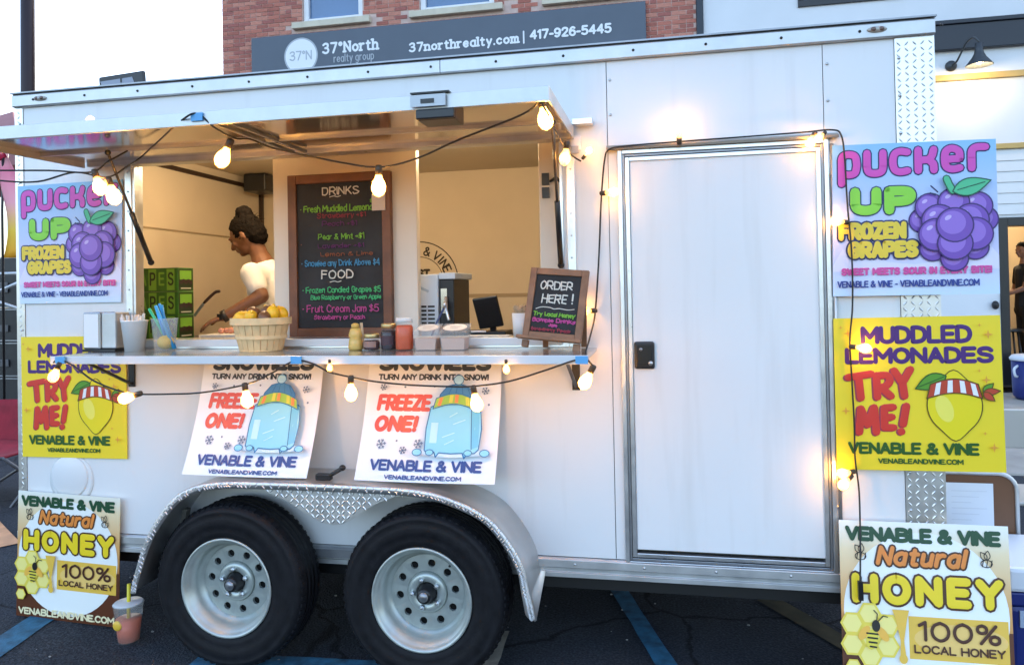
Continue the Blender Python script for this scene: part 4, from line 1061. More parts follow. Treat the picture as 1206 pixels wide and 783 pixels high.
def honey(root, fn, H):
    V = lambda t: H - t
    A0 = Art(fn); A0.h = .0006
    A0.poly([(0, 0), (1, 0), (1, V(.62)), (0, V(.62))], PR['brown'])
    A0.disc(.5, V(.54), .485, .48, M('print_cream_oval', '#f4f5ee', .42), n=48)
    A0.poly([(.40, V(.80)), (.975, V(.80)), (.975, V(.555)), (.40, V(.555))], PR['gold'])
    A0.disc(.70, V(.68), .27, .09, PR['amber'], n=28)
    A0.mb.build('printed_ground', root)
    A = Art(fn); A.h = .0024
    A.text('VENABLE & VINE', .035, .955, V(.125), V(.032), .026, PR['forest'])
    A.text('Natural', .215, .765, V(.265), V(.145), .026, PR['natural'], shear=.22, gap=1.9, outline=PR['honeyedge'], ow=.011)
    A.text('HONEY', .065, .955, V(.495), V(.315), .050, PR['honey'], outline=PR['honeyedge'], ow=.013, gap=2.6)
    A.text('100%', .45, .93, V(.695), V(.575), .019, PR['text'])
    A.text('LOCAL HONEY', .425, .95, V(.765), V(.715), .010, PR['text'])
    A.text('VENABLEANDVINE.COM', .03, .97, V(H - .025), V(H - .085), .014, M('print_cream_text', '#f4e6b8', .42))
    A.mb.build('lettering', root)
    B = Art(fn); B.h = .0024
    bee(B, .125, V(.215), 1.1, PR['black']); bee(B, .865, V(.225), 1.1, PR['black'])
    for a, b, c in [(.165 + .122 * math.cos(PI / 3 * k + PI / 6), .675 + .122 * math.sin(PI / 3 * k + PI / 6), .072) for k in range(6)] + [(.165, .675, .072), (.06, .865, .05)]:
        P = [(a + c * math.cos(PI / 3 * k), V(b) + c * math.sin(PI / 3 * k)) for k in range(6)]
        B.poly(P, M('print_comb_edge', '#f0d650', .42)); B.poly([(a + (x - a) * .8, V(b) + (y - V(b)) * .8) for x, y in P], M('print_comb', '#fae888', .42))
    B.poly([(.30, V(.52)), (.40, V(.52)), (.385, V(.58)), (.365, V(.70)), (.375, V(.79)), (.36, V(.82)), (.34, V(.79)), (.345, V(.70)), (.32, V(.58))], PR['gold'])
    B.disc(.358, V(.80), .025, .028, PR['gold'], n=16)
    for sx in (-1, 1): B.disc(.185 + sx * .055, V(.665), .05, .025, M('print_wing', '#f6bb4a', .42), n=16, rot=sx * -.9)
    B.disc(.175, V(.70), .035, .06, M('print_bee_yellow', '#e8d44a', .42), n=18, rot=-.2)
    for k in range(4): B.line([(.145 + .006 * k, V(.665 + .025 * k)), (.21 - .004 * k, V(.668 + .025 * k))], .010, PR['black'])
    B.disc(.20, V(.62), .025, .035, PR['black'], n=14); B.line([(.205, V(.59)), (.21, V(.55)), (.19, V(.53))], .006, PR['black']); B.line([(.215, V(.59)), (.245, V(.56)), (.27, V(.565))], .006, PR['black'])
    B.mb.build('bee_picture', root)
BGH = grad_mat('print_honey_ground', [(0, '#7a4218'), (.35, '#b4743a'), (.6, '#dfa862'), (.85, '#efd8ac'), (1, '#f0f2e8')])
BGS = M('print_snow_white', '#eef1f6', .42)
def flake(A, u, v, r, m):
    for k in range(3):
        a = PI * k / 3 + .2; c, s = math.cos(a), math.sin(a); A.line([(u - r * c, v - r * s), (u + r * c, v + r * s)], .006, m)
        for sg in (-1, 1):
            for b in (.5, -.5): A.line([(u + sg * r * .55 * c, v + sg * r * .55 * s), (u + sg * r * .9 * math.cos(a + b * .6), v + sg * r * .9 * math.sin(a + b * .6))], .005, m)
def snow(root, fn):
    A = Art(fn); A.h = .0012
    A.text('SNOWIEES', .08, .925, .785, .90, .034, PR['slate'], gap=1.6)
    A.text('TURN ANY DRINK INTO SNOW!', .08, .91, .715, .762, .011, PR['slate'], gap=1.2)
    A.text('FREEZE', .09, .505, .485, .61, .030, PR['snowred'], shear=.12, gap=1.7)
    A.text('ONE!', .085, .42, .335, .455, .032, PR['snowred'], shear=.12, gap=1.9)
    A.text('VENABLE & VINE', .10, .905, .07, .148, .018, PR['snowink'])
    A.text('VENABLEANDVINE.COM', .22, .77, .015, .045, .007, PR['snowink'])
    A.mb.build('lettering', root)
    B = Art(fn); B.h = .0012
    for u, v, r in ((.16, .25, .035), (.33, .21, .026), (.44, .255, .032), (.14, .655, .024), (.90, .63, .026)): flake(B, u, v, r, PR['grey'])
    for u, v in ((.31, .655), (.53, .66), (.93, .53), (.29, .27)): B.disc(u, v, .008, .008, PR['grey'], n=8)
    B.disc(.69, .20, .24, .035, M('print_puddle', '#cfe6f4', .42), n=30)
    cu, cv = .69, .36
    # melting block of ice under a knitted hat
    blk = [(-.19, -.15), (-.165, -.17), (-.12, -.16), (-.105, -.195), (-.085, -.165), (0, -.17), (.08, -.165), (.095, -.20), (.115, -.17), (.165, -.165), (.19, -.14), (.20, 0), (.185, .14), (.14, .17), (-.13, .17), (-.175, .15), (-.195, 0)]
    blk = [(cu + x, cv + y) for x, y in blk]
    B.opoly(blk, PR['iceb'], PR['icedark'], .008)
    B.poly([(cu - .16, cv + .04), (cu - .11, cv + .04), (cu - .11, cv - .1), (cu - .16, cv - .1)], PR['icelight'])
    B.poly([(cu + .12, cv + .13), (cu + .18, cv + .12), (cu + .188, cv - .12), (cu + .14, cv - .14)], M('print_ice_side', '#6cc0e2', .42))
    B.line([(cu + .12, cv + .14), (cu + .14, cv - .14)], .006, PR['icedark'])
    for x, y, w in ((-.07, -.06, .08), (.0, .03, .08), (-.05, -.11, .06), (-.03, .08, .05)): B.line([(cu + x, cv + y), (cu + x + w, cv + y + .03)], .007, PR['icelight'])
    for sx, ww in ((-.24, .05), (.235, .05), (-.15, .04), (.12, .04)): B.odisc(cu + sx, cv - .165, ww * .6, ww * .4, PR['iceb'], PR['icedark'], .006)
    hat = [(cu - .12, cv + .19), (cu - .11, cv + .24), (cu - .06, cv + .30), (cu + .02, cv + .32), (cu + .09, cv + .295), (cu + .135, cv + .235), (cu + .145, cv + .18)]
    B.opoly(hat, PR['hatblue'], PR['icedark'], .008)
    for x in (-.05, 0, .05, .10): B.line([(cu + x * 1.1, cv + .23), (cu + x * .7 + .01, cv + .30)], .006, PR['icedark'])
    lo = [(cu - .155 + .33 * t, cv + .135 + .045 * math.sin(PI * t) - .02 * t) for t in [i / 8 for i in range(9)]]
    hi = [(cu + (x - cu) * .9 + .003, y + .075) for x, y in lo]
    B.opoly(lo + hi[::-1], PR['hatgreen'], PR['icedark'], .007)
    for i, mt in ((1, PR['hator']), (3, M('print_hat_yellow', '#d8d23c', .42)), (4, PR['hator']), (6, MATS['print_hat_yellow']), (7, PR['hator'])):
        B.poly([(lo[i][0] - .012, lo[i][1] + .008), (lo[i][0] + .014, lo[i][1] + .008), (hi[i][0] + .014, hi[i][1] - .008), (hi[i][0] - .012, hi[i][1] - .008)], mt)
    B.odisc(cu + .02, cv + .345, .034, .032, PR['pompom'], PR['icedark'], .006)
    B.mb.build('ice_picture', root)
GP, GLm, GH, GS = 'frozen grape posters', 'lemonade posters', 'honey posters', 'snow drink posters'
r, fn = board('grape_poster', 'pale blue Pucker Up frozen grapes poster above the lemonade poster behind the shelf', ((-3.0, -.012, 2.082), (-2.43, -.012, 2.088), (-2.447, -.012, 1.524), (-2.994, -.012, 1.524)), 1, BGP, group=GP); pucker(r, fn)
r, fn = board('grape_poster', 'pale blue Pucker Up frozen grapes poster beside the side door, sticking out past the corner', ((.632, -.026, 2.063), (1.188, -.026, 2.056), (1.188, -.026, 1.496), (.622, -.026, 1.496)), 1, BGP, group=GP); pucker(r, fn)
r, fn = board('lemonade_poster', 'yellow muddled lemonades poster partly behind the serving shelf', ((-2.991, -.012, 1.368), (-2.424, -.012, 1.368), (-2.426, -.012, .806), (-2.989, -.012, .803)), 1, BGY, group=GLm); lemonade(r, fn)
r, fn = board('lemonade_poster', 'yellow muddled lemonades poster beside the side door with a lit bulb over it', ((.621, -.026, 1.413), (1.186, -.026, 1.419), (1.193, -.026, .853), (.621, -.026, .849)), 1, BGY, group=GLm); lemonade(r, fn)
r, fn = board('honey_poster', 'natural honey poster standing on the ground next to the drink cup', ((-2.996, -.03, .648), (-2.45, -.03, .630), (-2.465, -.034, .045), (-3.012, -.034, .066)), 1.06, BGH, group=GH); honey(r, fn, 1.06)
r, fn = board('honey_poster', 'natural honey poster standing on the ground by the trailer corner below the side door hinge', ((.618, -.05, .668), (1.183, -.05, .667), (1.142, -.19, .004), (.592, -.19, .002)), 1.18, BGH, group=GH); honey(r, fn, 1.18)
for (xa, xb, xc, xd), lb in (((-2.000, -1.432, -1.440, -2.008), 'white Snowiees freeze one poster under the shelf, above the left wheel'), ((-1.224, -.653, -.656, -1.234), 'white Snowiees freeze one poster under the shelf, nearer the side door')):
    r, fn = board('snow_poster', lb, ((xa, -.040, 1.280), (xb, -.040, 1.280), (xc, -.205, .796), (xd, -.205, .796)), .905, BGS, th=.0015, bend=.022, group=GS, rows=10); snow(r, fn)

# ------------------------------------------------------------------ chalk boards
CH = {n: M('chalk_' + n, c, .9) for n, c in dict(white='#d6d2c6', green='#78b040', pink='#b84a86', purple='#5e2c60', orange='#8e5236', blue='#4488b0', mint='#48b06e', red='#8e3440').items()}
mr = thing('menu_board', (-1.43, .19, 1.345), 'tall wood framed chalkboard menu of drinks and food on the cream partition', 'menu board')
MX0, MX1, MZ0, MZ1 = -1.703, -1.200, 1.345, 2.094; MY = .165
mb = MB(); frame_rect(mb, MX0, MX1, MZ0, MZ1, .042, MY, MY + .032, WOOD); mb.build('frame', mr, bev=.003)
mb = MB(); mb.box(MX0 + .0425, MX1 - .0425, MY + .012, MY + .02, MZ0 + .0425, MZ1 - .0425, SLATE); mb.build('slate', mr)
fn = lambda u, v, h: (MX0 + .045 + u * (MX1 - MX0 - .09), MY + .0118 - h * 2, MZ1 - .045 - v * (MX1 - MX0 - .09))
A = Art(lambda u, v, h: fn(u, -v, h))
rows = [('DRINKS', .30, .74, .13, .035, 'white', .014), ('$6', .86, .96, .185, .235, 'green', .010), ('\u2022 Fresh Muddled Lemonade', .03, .99, .235, .315, 'green', .0125), ('Strawberry +$1', .24, .82, .325, .385, 'red', .009), ('Peach +$1', .30, .72, .415, .475, 'purple', .009),
        ('Pear & Mint +$1', .25, .80, .555, .625, 'green', .010), ('\u2022', .04, .055, .66, .68, 'orange', .012), ('Lavender +$1', .25, .8, .665, .72, 'purple', .009), ('Lemon & Lime', .28, .9, .76, .81, 'orange', .008), ('\u2022 Snowiee any Drink Above $4', .05, .98, .845, .92, 'blue', .011),
        ('FOOD', .29, .67, .96, 1.06, 'white', .015), ('\u2022 Frozen Candied Grapes $5', .06, .99, 1.145, 1.215, 'mint', .011), ('Blue Raspberry or Green Apple', .16, .99, 1.235, 1.29, 'mint', .009), ('\u2022 Fruit Cream Jam $5', .06, .96, 1.345, 1.43, 'pink', .011), ('Strawberry or Peach', .2, .8, 1.455, 1.51, 'pink', .009)]
for t, a, b, c, d, m, w in rows:
    c, d = min(c, d), max(c, d)
    A.text(t, a, b, -d, -c, w, CH[m], jit=.004)
A.line([(.41, -.155), (.46, -.145), (.5, -.155), (.54, -.145)], .009, CH['white'], True); A.line([(.4, -1.095), (.45, -1.085), (.49, -1.095), (.53, -1.085)], .009, CH['white'], True)
A.mb.build('chalk_lettering', mr)
mb = MB(); mb.box(-1.285, -1.222, .158, .1645, 1.915, 1.99, M('price_card', (.6, .5, .42), .5)); tag(mb.build('paper_card'), 'small square paper card taped to the upper corner of the menu board', 'card')
er = thing('order_sign', (-.42, -.16, 1.309), 'small wooden easel chalkboard reading order here at the end of the shelf', 'easel sign')
EX0, EX1, EZ0, EZ1 = -.120, .115, .040, .322
T = Matrix.Translation((-.428, -.175, 1.309)) @ Matrix.Rotation(rad(-4), 4, 'Z') @ Matrix.Rotation(rad(-13), 4, 'X') @ Matrix.Shear('XZ', 4, (.10, 0)) if False else Matrix.Translation((-.432, -.17, 1.309)) @ Matrix.Rotation(rad(-6), 4, 'Z') @ Matrix.Rotation(rad(-14), 4, 'X') @ Matrix.Rotation(rad(5), 4, 'Y')
mb = MB(); frame_rect(mb, EX0, EX1, EZ0, EZ1, .026, -.012, .008, WOODL); mb.box(EX0 - .014, EX1 + .002, -.045, -.0125, EZ0 - .008, EZ0 + .004, WOODL); mb.xform(T); mb.build('frame', er, bev=.002)
mb = MB()
for x in (EX0 + .002, EX1 - .028): mb.box(x, x + .026, -.011, .007, 0.004, EZ0 - .0085, WOODL)
mb.xform(T); mb.build('foot', er, bev=.002)
mb = MB(); mb.box(EX0 + .0265, EX1 - .0265, -.004, .004, EZ0 + .0265, EZ1 - .0265, SLATE); mb.xform(T); mb.build('slate', er)
mb = MB()
for x in (-.06, .095): mb.obox(T @ Vector((x, .012, .27)), Vector((-.432 + x + .02, -.045, 1.312)), .022, .010, WOODL)
mb.build('rear_leg', er, bev=.002)
EW = EX1 - EX0 - .053
def efn(u, v, h): return tuple(T @ Vector((EX0 + .0265 + u * EW, -.0042 - h * 1.5, EZ0 + .0265 + v * EW)))
A = Art(efn); A.h = .0003
A.text('ORDER', .10, .83, .94, 1.14, .030, CH['white'], jit=.012); A.text('HERE', .18, .74, .64, .84, .030, CH['white'], jit=.012); A.text('!', .84, .87, .64, .88, .036, CH['white'])
A.line([(.08, .50), (.2, .545), (.38, .545), (.48, .52), (.6, .535), (.78, .52), (.92, .54)], .018, CH['white'], True)
A.text('Try Local Honey', .04, .96, .345, .445, .024, CH['green'], jit=.01); A.text('Sample Drinks', .02, .98, .215, .315, .026, CH['pink'], jit=.01); A.text('Jam', .4, .6, .12, .2, .024, CH['pink'], jit=.01); A.text('Strawberry Peach', .02, .9, .02, .10, .020, CH['red'], jit=.01)
A.mb.build('chalk_lettering', er)

# ------------------------------------------------------------------ things on the shelf
SZ = 1.3085
CLEARP = M('clear_plastic', (.9, .9, .88), .12, alpha=.18, spec=.6)
FROST = M('frosted_plastic', (.92, .94, .96), .3, alpha=.2, spec=.5)
nd = thing('napkin_dispenser', (-2.43, -.13, SZ), 'square metal napkin dispenser at the left end of the shelf', 'napkin dispenser')
mb = MB(); mb.box(-2.512, -2.425, -.17, -.07, SZ + .012, 1.482, M('napkin_case', (.42, .43, .44), .3, .8, rvar=.1)); mb.box(-2.424, -2.352, -.165, -.075, SZ + .014, 1.480, ALU_DULL); o = mb.build('case', nd, bev=.006)
mb = MB(); mb.box(-2.505, -2.432, -.1725, -.1703, SZ + .02, 1.474, M('napkin_face', (.86, .87, .88), .35)); mb.build('face_plate', nd)
mb = MB(); mb.box(-2.515, -2.35, -.172, -.068, SZ, SZ + .0115, BLACK_METAL); mb.build('base', nd, bev=.002)
def cup_mesh(c, r0, r1, h, mat, n=28, lip=True):
    mb = MB(); prof = [(.0005, .003), (r0 - .002, .003), (r1 - .0015, h - .001), (r1 + .002, h), (r1 + .0025, h - .004), (r1, h - .006), (r0, 0), (.0005, 0)]
    mb.lathe(prof, c, mat, n=n); return mb
sc_ = thing('straw_cup', (-2.285, -.13, SZ), 'white plastic cup full of wrapped white straws on the shelf', 'cup')
cup_mesh((-2.285, -.13, SZ), .040, .054, .135, M('white_plastic', (.84, .84, .84), .4)).build('cup', sc_)
WSTR = M('paper_straw', (.74, .72, .70), .6)
for i in range(15):
    a = i * 2.4; rr = .012 + .02 * ((i * 7) % 5) / 5; t = rr + .022
    mb = MB(); mb.tube([(-2.285 + rr * .7 * math.cos(a), -.13 + rr * .7 * math.sin(a), SZ + .006), (-2.285 + t * 1.08 * math.cos(a), -.13 + t * 1.08 * math.sin(a), SZ + .150 + .018 * ((i * 5) % 4) / 4)], .0045, WSTR, n=7)
    tag(mb.build('straw'), 'white paper wrapped drinking straw standing in the white straw cup', 'straw', 'white straws in the white cup')
pc = thing('plastic_cup', (-2.135, -.13, SZ), 'clear plastic cup holding blue and green straws on the shelf', 'cup')
cup_mesh((-2.135, -.13, SZ), .042, .054, .142, FROST).build('cup', pc)
mb = MB(); mb.ell((-2.128, -.135, SZ + .038), (.036, .033, .031), M('lemon_skin', (.95, .62, .06), .4, bump=.1, bscale=90)); tag(mb.build('lemon_slice'), 'round yellow lemon lying in the clear cup with coloured straws', 'lemon')
for i, (c, dx, dy, l) in enumerate((('#2f9ae0', -.02, .01, .20), ('#2f9ae0', -.035, -.01, .195), ('#45b8e8', -.05, .012, .19), ('#2fc08c', -.075, 0, .185), ('#4fd0a0', -.085, .015, .18), ('#2f9ae0', -.04, .02, .205), ('#3aa8e4', -.028, -.02, .198))):
    mb = MB(); mb.tube([(-2.12 + .006 * i, -.13 + dy * .4, SZ + .01), (-2.135 + dx, -.13 + dy, SZ + l)], .0062, M('straw_' + c[1:], c, .4), n=8)
    tag(mb.build('straw'), 'blue drinking straw leaning in the clear plastic cup' if i not in (3, 4) else 'green drinking straw leaning in the clear plastic cup', 'straw', 'blue straws in the clear cup' if i not in (3, 4) else 'green straws in the clear cup')
# basket of fruit: woven splints
bk = thing('fruit_basket', (-1.675, -.13, SZ), 'pale wooden splint basket heaped with lemons on the shelf', 'basket')
SPL = M('pale_splint', (.86, .56, .27), .6, var=.12, vscale=30, bump=.06, bscale=80); SPL2 = M('pale_splint_rim', (.88, .60, .30), .6, var=.1, vscale=30)
bx, by, BHt = -1.675, -.13, .135
for k in range(22):
    a0, a1 = 2 * PI * (k + .04) / 22, 2 * PI * (k + .96) / 22; mb = MB(); vs = []
    for t in (0, .5, 1):
        rx, ry = .090 + .036 * t, .080 + .028 * t
        for o_ in (0, .0035):
            for a in (a0, a1): vs.append((bx + (rx - o_) * math.cos(a), by + (ry - o_) * math.sin(a), SZ + .002 + BHt * t))
    mb.add(vs, [(0, 1, 5, 4), (4, 5, 9, 8), (2, 6, 7, 3), (6, 10, 11, 7), (0, 4, 6, 2), (4, 8, 10, 6), (1, 3, 7, 5), (5, 7, 11, 9), (8, 9, 11, 10)], SPL); mb.build('splint', bk)
def ring(mb, rx, ry, z0, z1, th, mat, n=40):
    vs = []
    for k in range(n):
        a = 2 * PI * k / n
        for r_, z in ((0, z0), (0, z1), (-th, z1), (-th, z0)): vs.append((bx + (rx + r_) * math.cos(a), by + (ry + r_) * math.sin(a), SZ + z))
    mb.add(vs, [(4 * k + i, 4 * ((k + 1) % n) + i, 4 * ((k + 1) % n) + (i + 1) % 4, 4 * k + (i + 1) % 4) for k in range(n) for i in range(4)], mat)
for z0, z1, e in ((.112, .140, .0055), (.052, .066, .0035)):
    mb = MB(); t = (z0 + z1) / 2 / BHt; ring(mb, .090 + .036 * t + e, .080 + .028 * t + e, z0, z1, .0045, SPL2); mb.build('band', bk)
mb = MB(); mb.lathe([(.001, 0), (.086, 0), (.086, .004), (.001, .004)], (bx, by, SZ), SPL, n=22); mb.build('base', bk)
LEM = M('lemon_yellow', (.92, .52, .02), .38, var=.1, vscale=25, bump=.12, bscale=140); LIMEB = M('brown_fruit', (.20, .09, .04), .4, var=.2, vscale=20)
fr = [(-.062, -.045, .128, 0), (-.012, -.058, .130, 0), (.072, -.03, .145, 0), (.03, .0, .148, 1), (-.045, .02, .145, 1), (.05, -.058, .128, 1), (.085, .02, .14, 0), (0, .05, .14, 0), (-.08, .01, .125, 0), (.0, -.015, .09, 0), (-.05, -.01, .09, 0), (.05, .0, .09, 0)]
for i, (dx, dy, dz, br) in enumerate(fr):
    mb = MB(); q = Euler((i * 1.1, i * .7, i * 2.3)).to_matrix(); c = Vector((bx + dx, by + dy, SZ + dz + .014))
    mb.ell(c, (.034, .027, .027), LIMEB if br else LEM, n=16, m=10, rot=q)
    if not br:
        for sg in (-1, 1): mb.ell(c + q @ Vector((sg * .033, 0, 0)), (.008, .007, .007), LEM, n=8, m=5)
    tag(mb.build('brown_fruit' if br else 'lemon'), 'brownish fruit among the yellow lemons in the splint basket' if br else 'yellow lemon in the splint basket on the shelf', 'fruit' if br else 'lemon', 'brown fruit in the basket' if br else 'lemons in the basket')
# jars
GLS = M('jar_glass', (.8, .8, .78), .05, alpha=.05, spec=.8)
def jar(name, label, x, y, r, h, fill, lidm, lid_h=.018, label_m=None, lr=.92):
    t = thing(name, (x, y, SZ), label, 'jar')
    mb = MB(); mb.lathe([(.0005, 0), (r * .9, 0), (r, .006), (r, h - lid_h - .016), (r * .9, h - lid_h - .006), (r * .86, h - lid_h)], (x, y, SZ), GLS, n=24); mb.build('glass', t)
    mb = MB(); mb.lathe([(.0005, .003), (r * .88, .003), (r * .965, .008), (r * .965, h - lid_h - .020), (r * .82, h - lid_h - .010), (.0005, h - lid_h - .010)], (x, y, SZ), fill, n=24); mb.build('contents', t)
    mb = MB(); mb.lathe([(.0005, h), (r * lr - .003, h), (r * lr, h - .003), (r * lr, h - lid_h), (.0005, h - lid_h)], (x, y, SZ), lidm, n=28); mb.build('lid', t)
    if label_m:
        mb = MB(); z0, z1 = h * .2, h * .55; vs = []
        for k in range(9):
            a = -PI / 2 - .9 + 1.8 * k / 8
            for z in (z0, z1): vs.append((x + (r + .0006) * math.cos(a), y + (r + .0006) * math.sin(a), SZ + z))
        mb.add(vs, [(2 * k, 2 * k + 2, 2 * k + 3, 2 * k + 1) for k in range(8)], label_m, True); mb.build('label', t)
GOLDL = M('gold_lid', (.60, .45, .20), .3, .7)
jar('jam_jar', 'short jam jar with a gold lid and dark red jam', -1.183, -.12, .034, .068, M('dark_red_jam', (.05, .006, .006), .25), GOLDL, label_m=M('jar_label', (.35, .2, .16), .6))
jar('jam_jar', 'tall dark jam jar with a gold lid between a short jar and the red jar', -1.112, -.11, .034, .108, M('black_jam', (.018, .004, .006), .25), GOLDL, label_m=M('jar_label_dark', (.06, .03, .04), .6))
jar('red_jar', 'tall glass jar of bright orange red jelly with a white lid', -1.038, -.13, .037, .132, M('red_jelly', (.62, .085, .012), .3, emit=0), M('white_lid', (.75, .73, .70), .35), lid_h=.020)
hb = thing('honey_bottle', (-1.254, -.12, SZ), 'small golden honey bottle standing beside the short jam jar', 'bottle')
HON = M('honey_gold', (.78, .50, .13), .25)
mb = MB(); mb.lathe([(.0005, 0), (.026, .0), (.030, .01), (.028, .035), (.024, .05), (.029, .062), (.022, .085), (.016, .092)], (-1.254, -.12, SZ), HON, n=20); mb.build('body', hb)
mb = MB(); mb.lathe([(.0165, .0925), (.0165, .106), (.008, .111), (.0005, .112)], (-1.254, -.12, SZ), M('honey_cap', (.75, .45, .10), .4), n=18); mb.build('cap', hb)
mb = MB(); mb.obox((-1.225, -.105, SZ + .002), (-1.236, -.10, SZ + .112), .012, .004, M('pale_stick', (.7, .55, .35), .6)); tag(mb.build('wooden_stick'), 'flat pale wooden stick leaning beside the honey bottle', 'stick')
PINKL = M('pale_pink_contents', (.62, .40, .30), .5)
def tub(x, label, w=.096):
    t = thing('sample_tub', (x, -.12, SZ), label, 'tub', 'clear tubs with oval lids on the shelf')
    def rect(s, z, dy=0): return [(x - w / 2 * s, -.12 - .045 * s + dy, z), (x + w / 2 * s, -.12 - .045 * s + dy, z), (x + w / 2 * s, -.12 + .045 * s + dy, z), (x - w / 2 * s, -.12 + .045 * s + dy, z)]
    mb = MB(); vs = rect(.86, SZ) + rect(1, SZ + .07); vs[6] = (vs[6][0], vs[6][1], SZ + .098); vs[7] = (vs[7][0], vs[7][1], SZ + .098)
    mb.add(vs, [(0, 3, 2, 1), (0, 1, 5, 4), (1, 2, 6, 5), (2, 3, 7, 6), (3, 0, 4, 7)], CLEARP); mb.build('tub_body', t)
    mb = MB(); vs = rect(.80, SZ + .003) + rect(.9, SZ + .048); mb.add(vs, [(0, 3, 2, 1), (0, 1, 5, 4), (1, 2, 6, 5), (2, 3, 7, 6), (3, 0, 4, 7), (4, 5, 6, 7)], PINKL); mb.build('contents', t)
    tl = math.atan2(.028, .09); R3 = Matrix.Translation((x, -.12, SZ + .0875)) @ Matrix.Rotation(tl, 4, 'X')
    mb = MB(); mb.box(-w / 2 - .002, w / 2 + .002, -.049, .049, -.002, .0015, CLEARP); mb.xform(R3); mb.build('lid', t)
    fn2 = lambda u, v, h: tuple(R3 @ Vector((u, v, .0018 + h)))
    A = Art(fn2); A.disc(0, 0, w * .46, .040, M('label_white', (.78, .74, .68), .5), n=28); A.disc(0, 0, w * .43, .037, M('label_rim', (.5, .42, .36), .5), n=28); A.disc(0, 0, w * .41, .035, MATS['label_white'], n=28)
    for k in range(3): A.line([(-.022 + .003 * k, .014 - .014 * k), (.022 - .004 * k, .014 - .014 * k)], .004, MATS['label_rim'])
    A.mb.build('oval_label', t)
tub(-.940, 'clear plastic tub with a white oval lid label next to the red jelly jar'); tub(-.826, 'clear plastic tub with a white oval lid label nearer the order sign', .108)
wc = thing('white_cup', (-.585, .02, 1.351), 'tall white cup with crumpled brown paper in it beside the order sign', 'cup')
mb = MB(); mb.lathe([(.0005, 0), (.030, 0), (.035, .098), (.032, .098), (.028, .004), (.0005, .004)], (-.585, .02, 1.3505), M('white_card', (.8, .8, .78), .5), n=24); mb.build('cup', wc)
mb = MB()
for i in range(9): a = i * .7; mb.ell((-.585 + .017 * math.cos(a), .02 + .017 * math.sin(a), 1.3505 + .105 + .012 * ((i * 3) % 4) / 3), (.014, .012, .016), M('kraft_paper', (.42, .30, .18), .8), n=6, m=4, smooth=False)
mb.build('paper_filling', wc)
mb = MB(); mb.box(-.83, -.64, .04, .11, 1.351, 1.354, M('white_paper', (.8, .8, .78), .6)); tag(mb.build('paper_sheet'), 'white paper sheet lying on the window ledge in front of the tablet', 'paper')
mb = MB(); mb.tube([(-.80, .03, 1.372), (-.74, .05, 1.372)], .004, MATS['white_paper']); tag(mb.build('short_stick'), 'short white stick lying on the ledge behind the clear tubs', 'stick')

# ------------------------------------------------------------------ inside: drink machine, tablet, green boxes
CT = 1.3255
dm = thing('drink_machine', (-1.0, .36, CT), 'white countertop drink machine with black vent slits behind the clear tubs', 'machine')
mb = MB(); mb.box(-1.21, -1.025, .30, .62, CT, 1.625, M('machine_white', (.60, .68, .76), .35)); mb.build('body', dm, bev=.006)
mb = MB()
for r_ in range(5):
    for c_ in range(4): mb.box(-1.195 + c_ * .040, -1.195 + c_ * .040 + .033, .2985, .2995, 1.395 + r_ * .019, 1.395 + r_ * .019 + .009, BLACK)
mb.build('vent_slits', dm)
mb = MB(); mb.box(-1.0245, -.955, .32, .60, CT, 1.60, BLACK_METAL); mb.box(-1.018, -.985, .312, .3195, 1.44, 1.56, POLISH); mb.tube([(-.99, .31, 1.52), (-.985, .29, 1.46), (-.97, .285, 1.41)], .008, ALU); mb.box(-1.0245, -.945, .31, .62, 1.601, 1.63, MATS['machine_white']); mb.build('dispenser', dm, bev=.003)
mb = MB(); mb.obox((-1.135, .2985, 1.575), (-1.07, .2985, 1.545), .012, .002, M('faint_logo', (.35, .45, .55), .4), upv=(0, 1, 0)); mb.build('badge', dm)
mb = MB(); mb.tube([(-1.045, .24, CT + .004), (-1.02, .25, 1.40), (-.985, .262, 1.47)], .005, M('blue_handle', (.05, .08, .2), .4)); mb.tube([(-.985, .262, 1.47), (-.98, .265, 1.50)], .008, ALU); tag(mb.build('stirring_tool', None), 'slim blue handled tool standing in front of the drink machine', 'tool')
tb = thing('tablet_stand', (-.81, .42, CT), 'black tablet on a stand beside the drink machine', 'tablet')
mb = MB(); mb.box(-.06, .06, -.008, .008, 0, .155, BLACK); mb.xform(Matrix.Translation((-.80, .42, CT + .045)) @ Matrix.Rotation(rad(20), 4, 'X') @ Matrix.Rotation(rad(-8), 4, 'Y')); mb.build('tablet', tb, bev=.006)
mb = MB(); mb.box(-.95, -.72, .36, .52, CT + .0005, CT + .03, BLACK); mb.obox((-.80, .45, CT + .03), (-.80, .43, CT + .1), .03, .015, BLACK); mb.build('base', tb, bev=.004)
GB = M('carton_green', (.030, .14, .012), .5, var=.25, vscale=12); GBL = M('carton_lime', (.15, .36, .03), .5); GBD = M('carton_dark', (.012, .028, .006), .5)
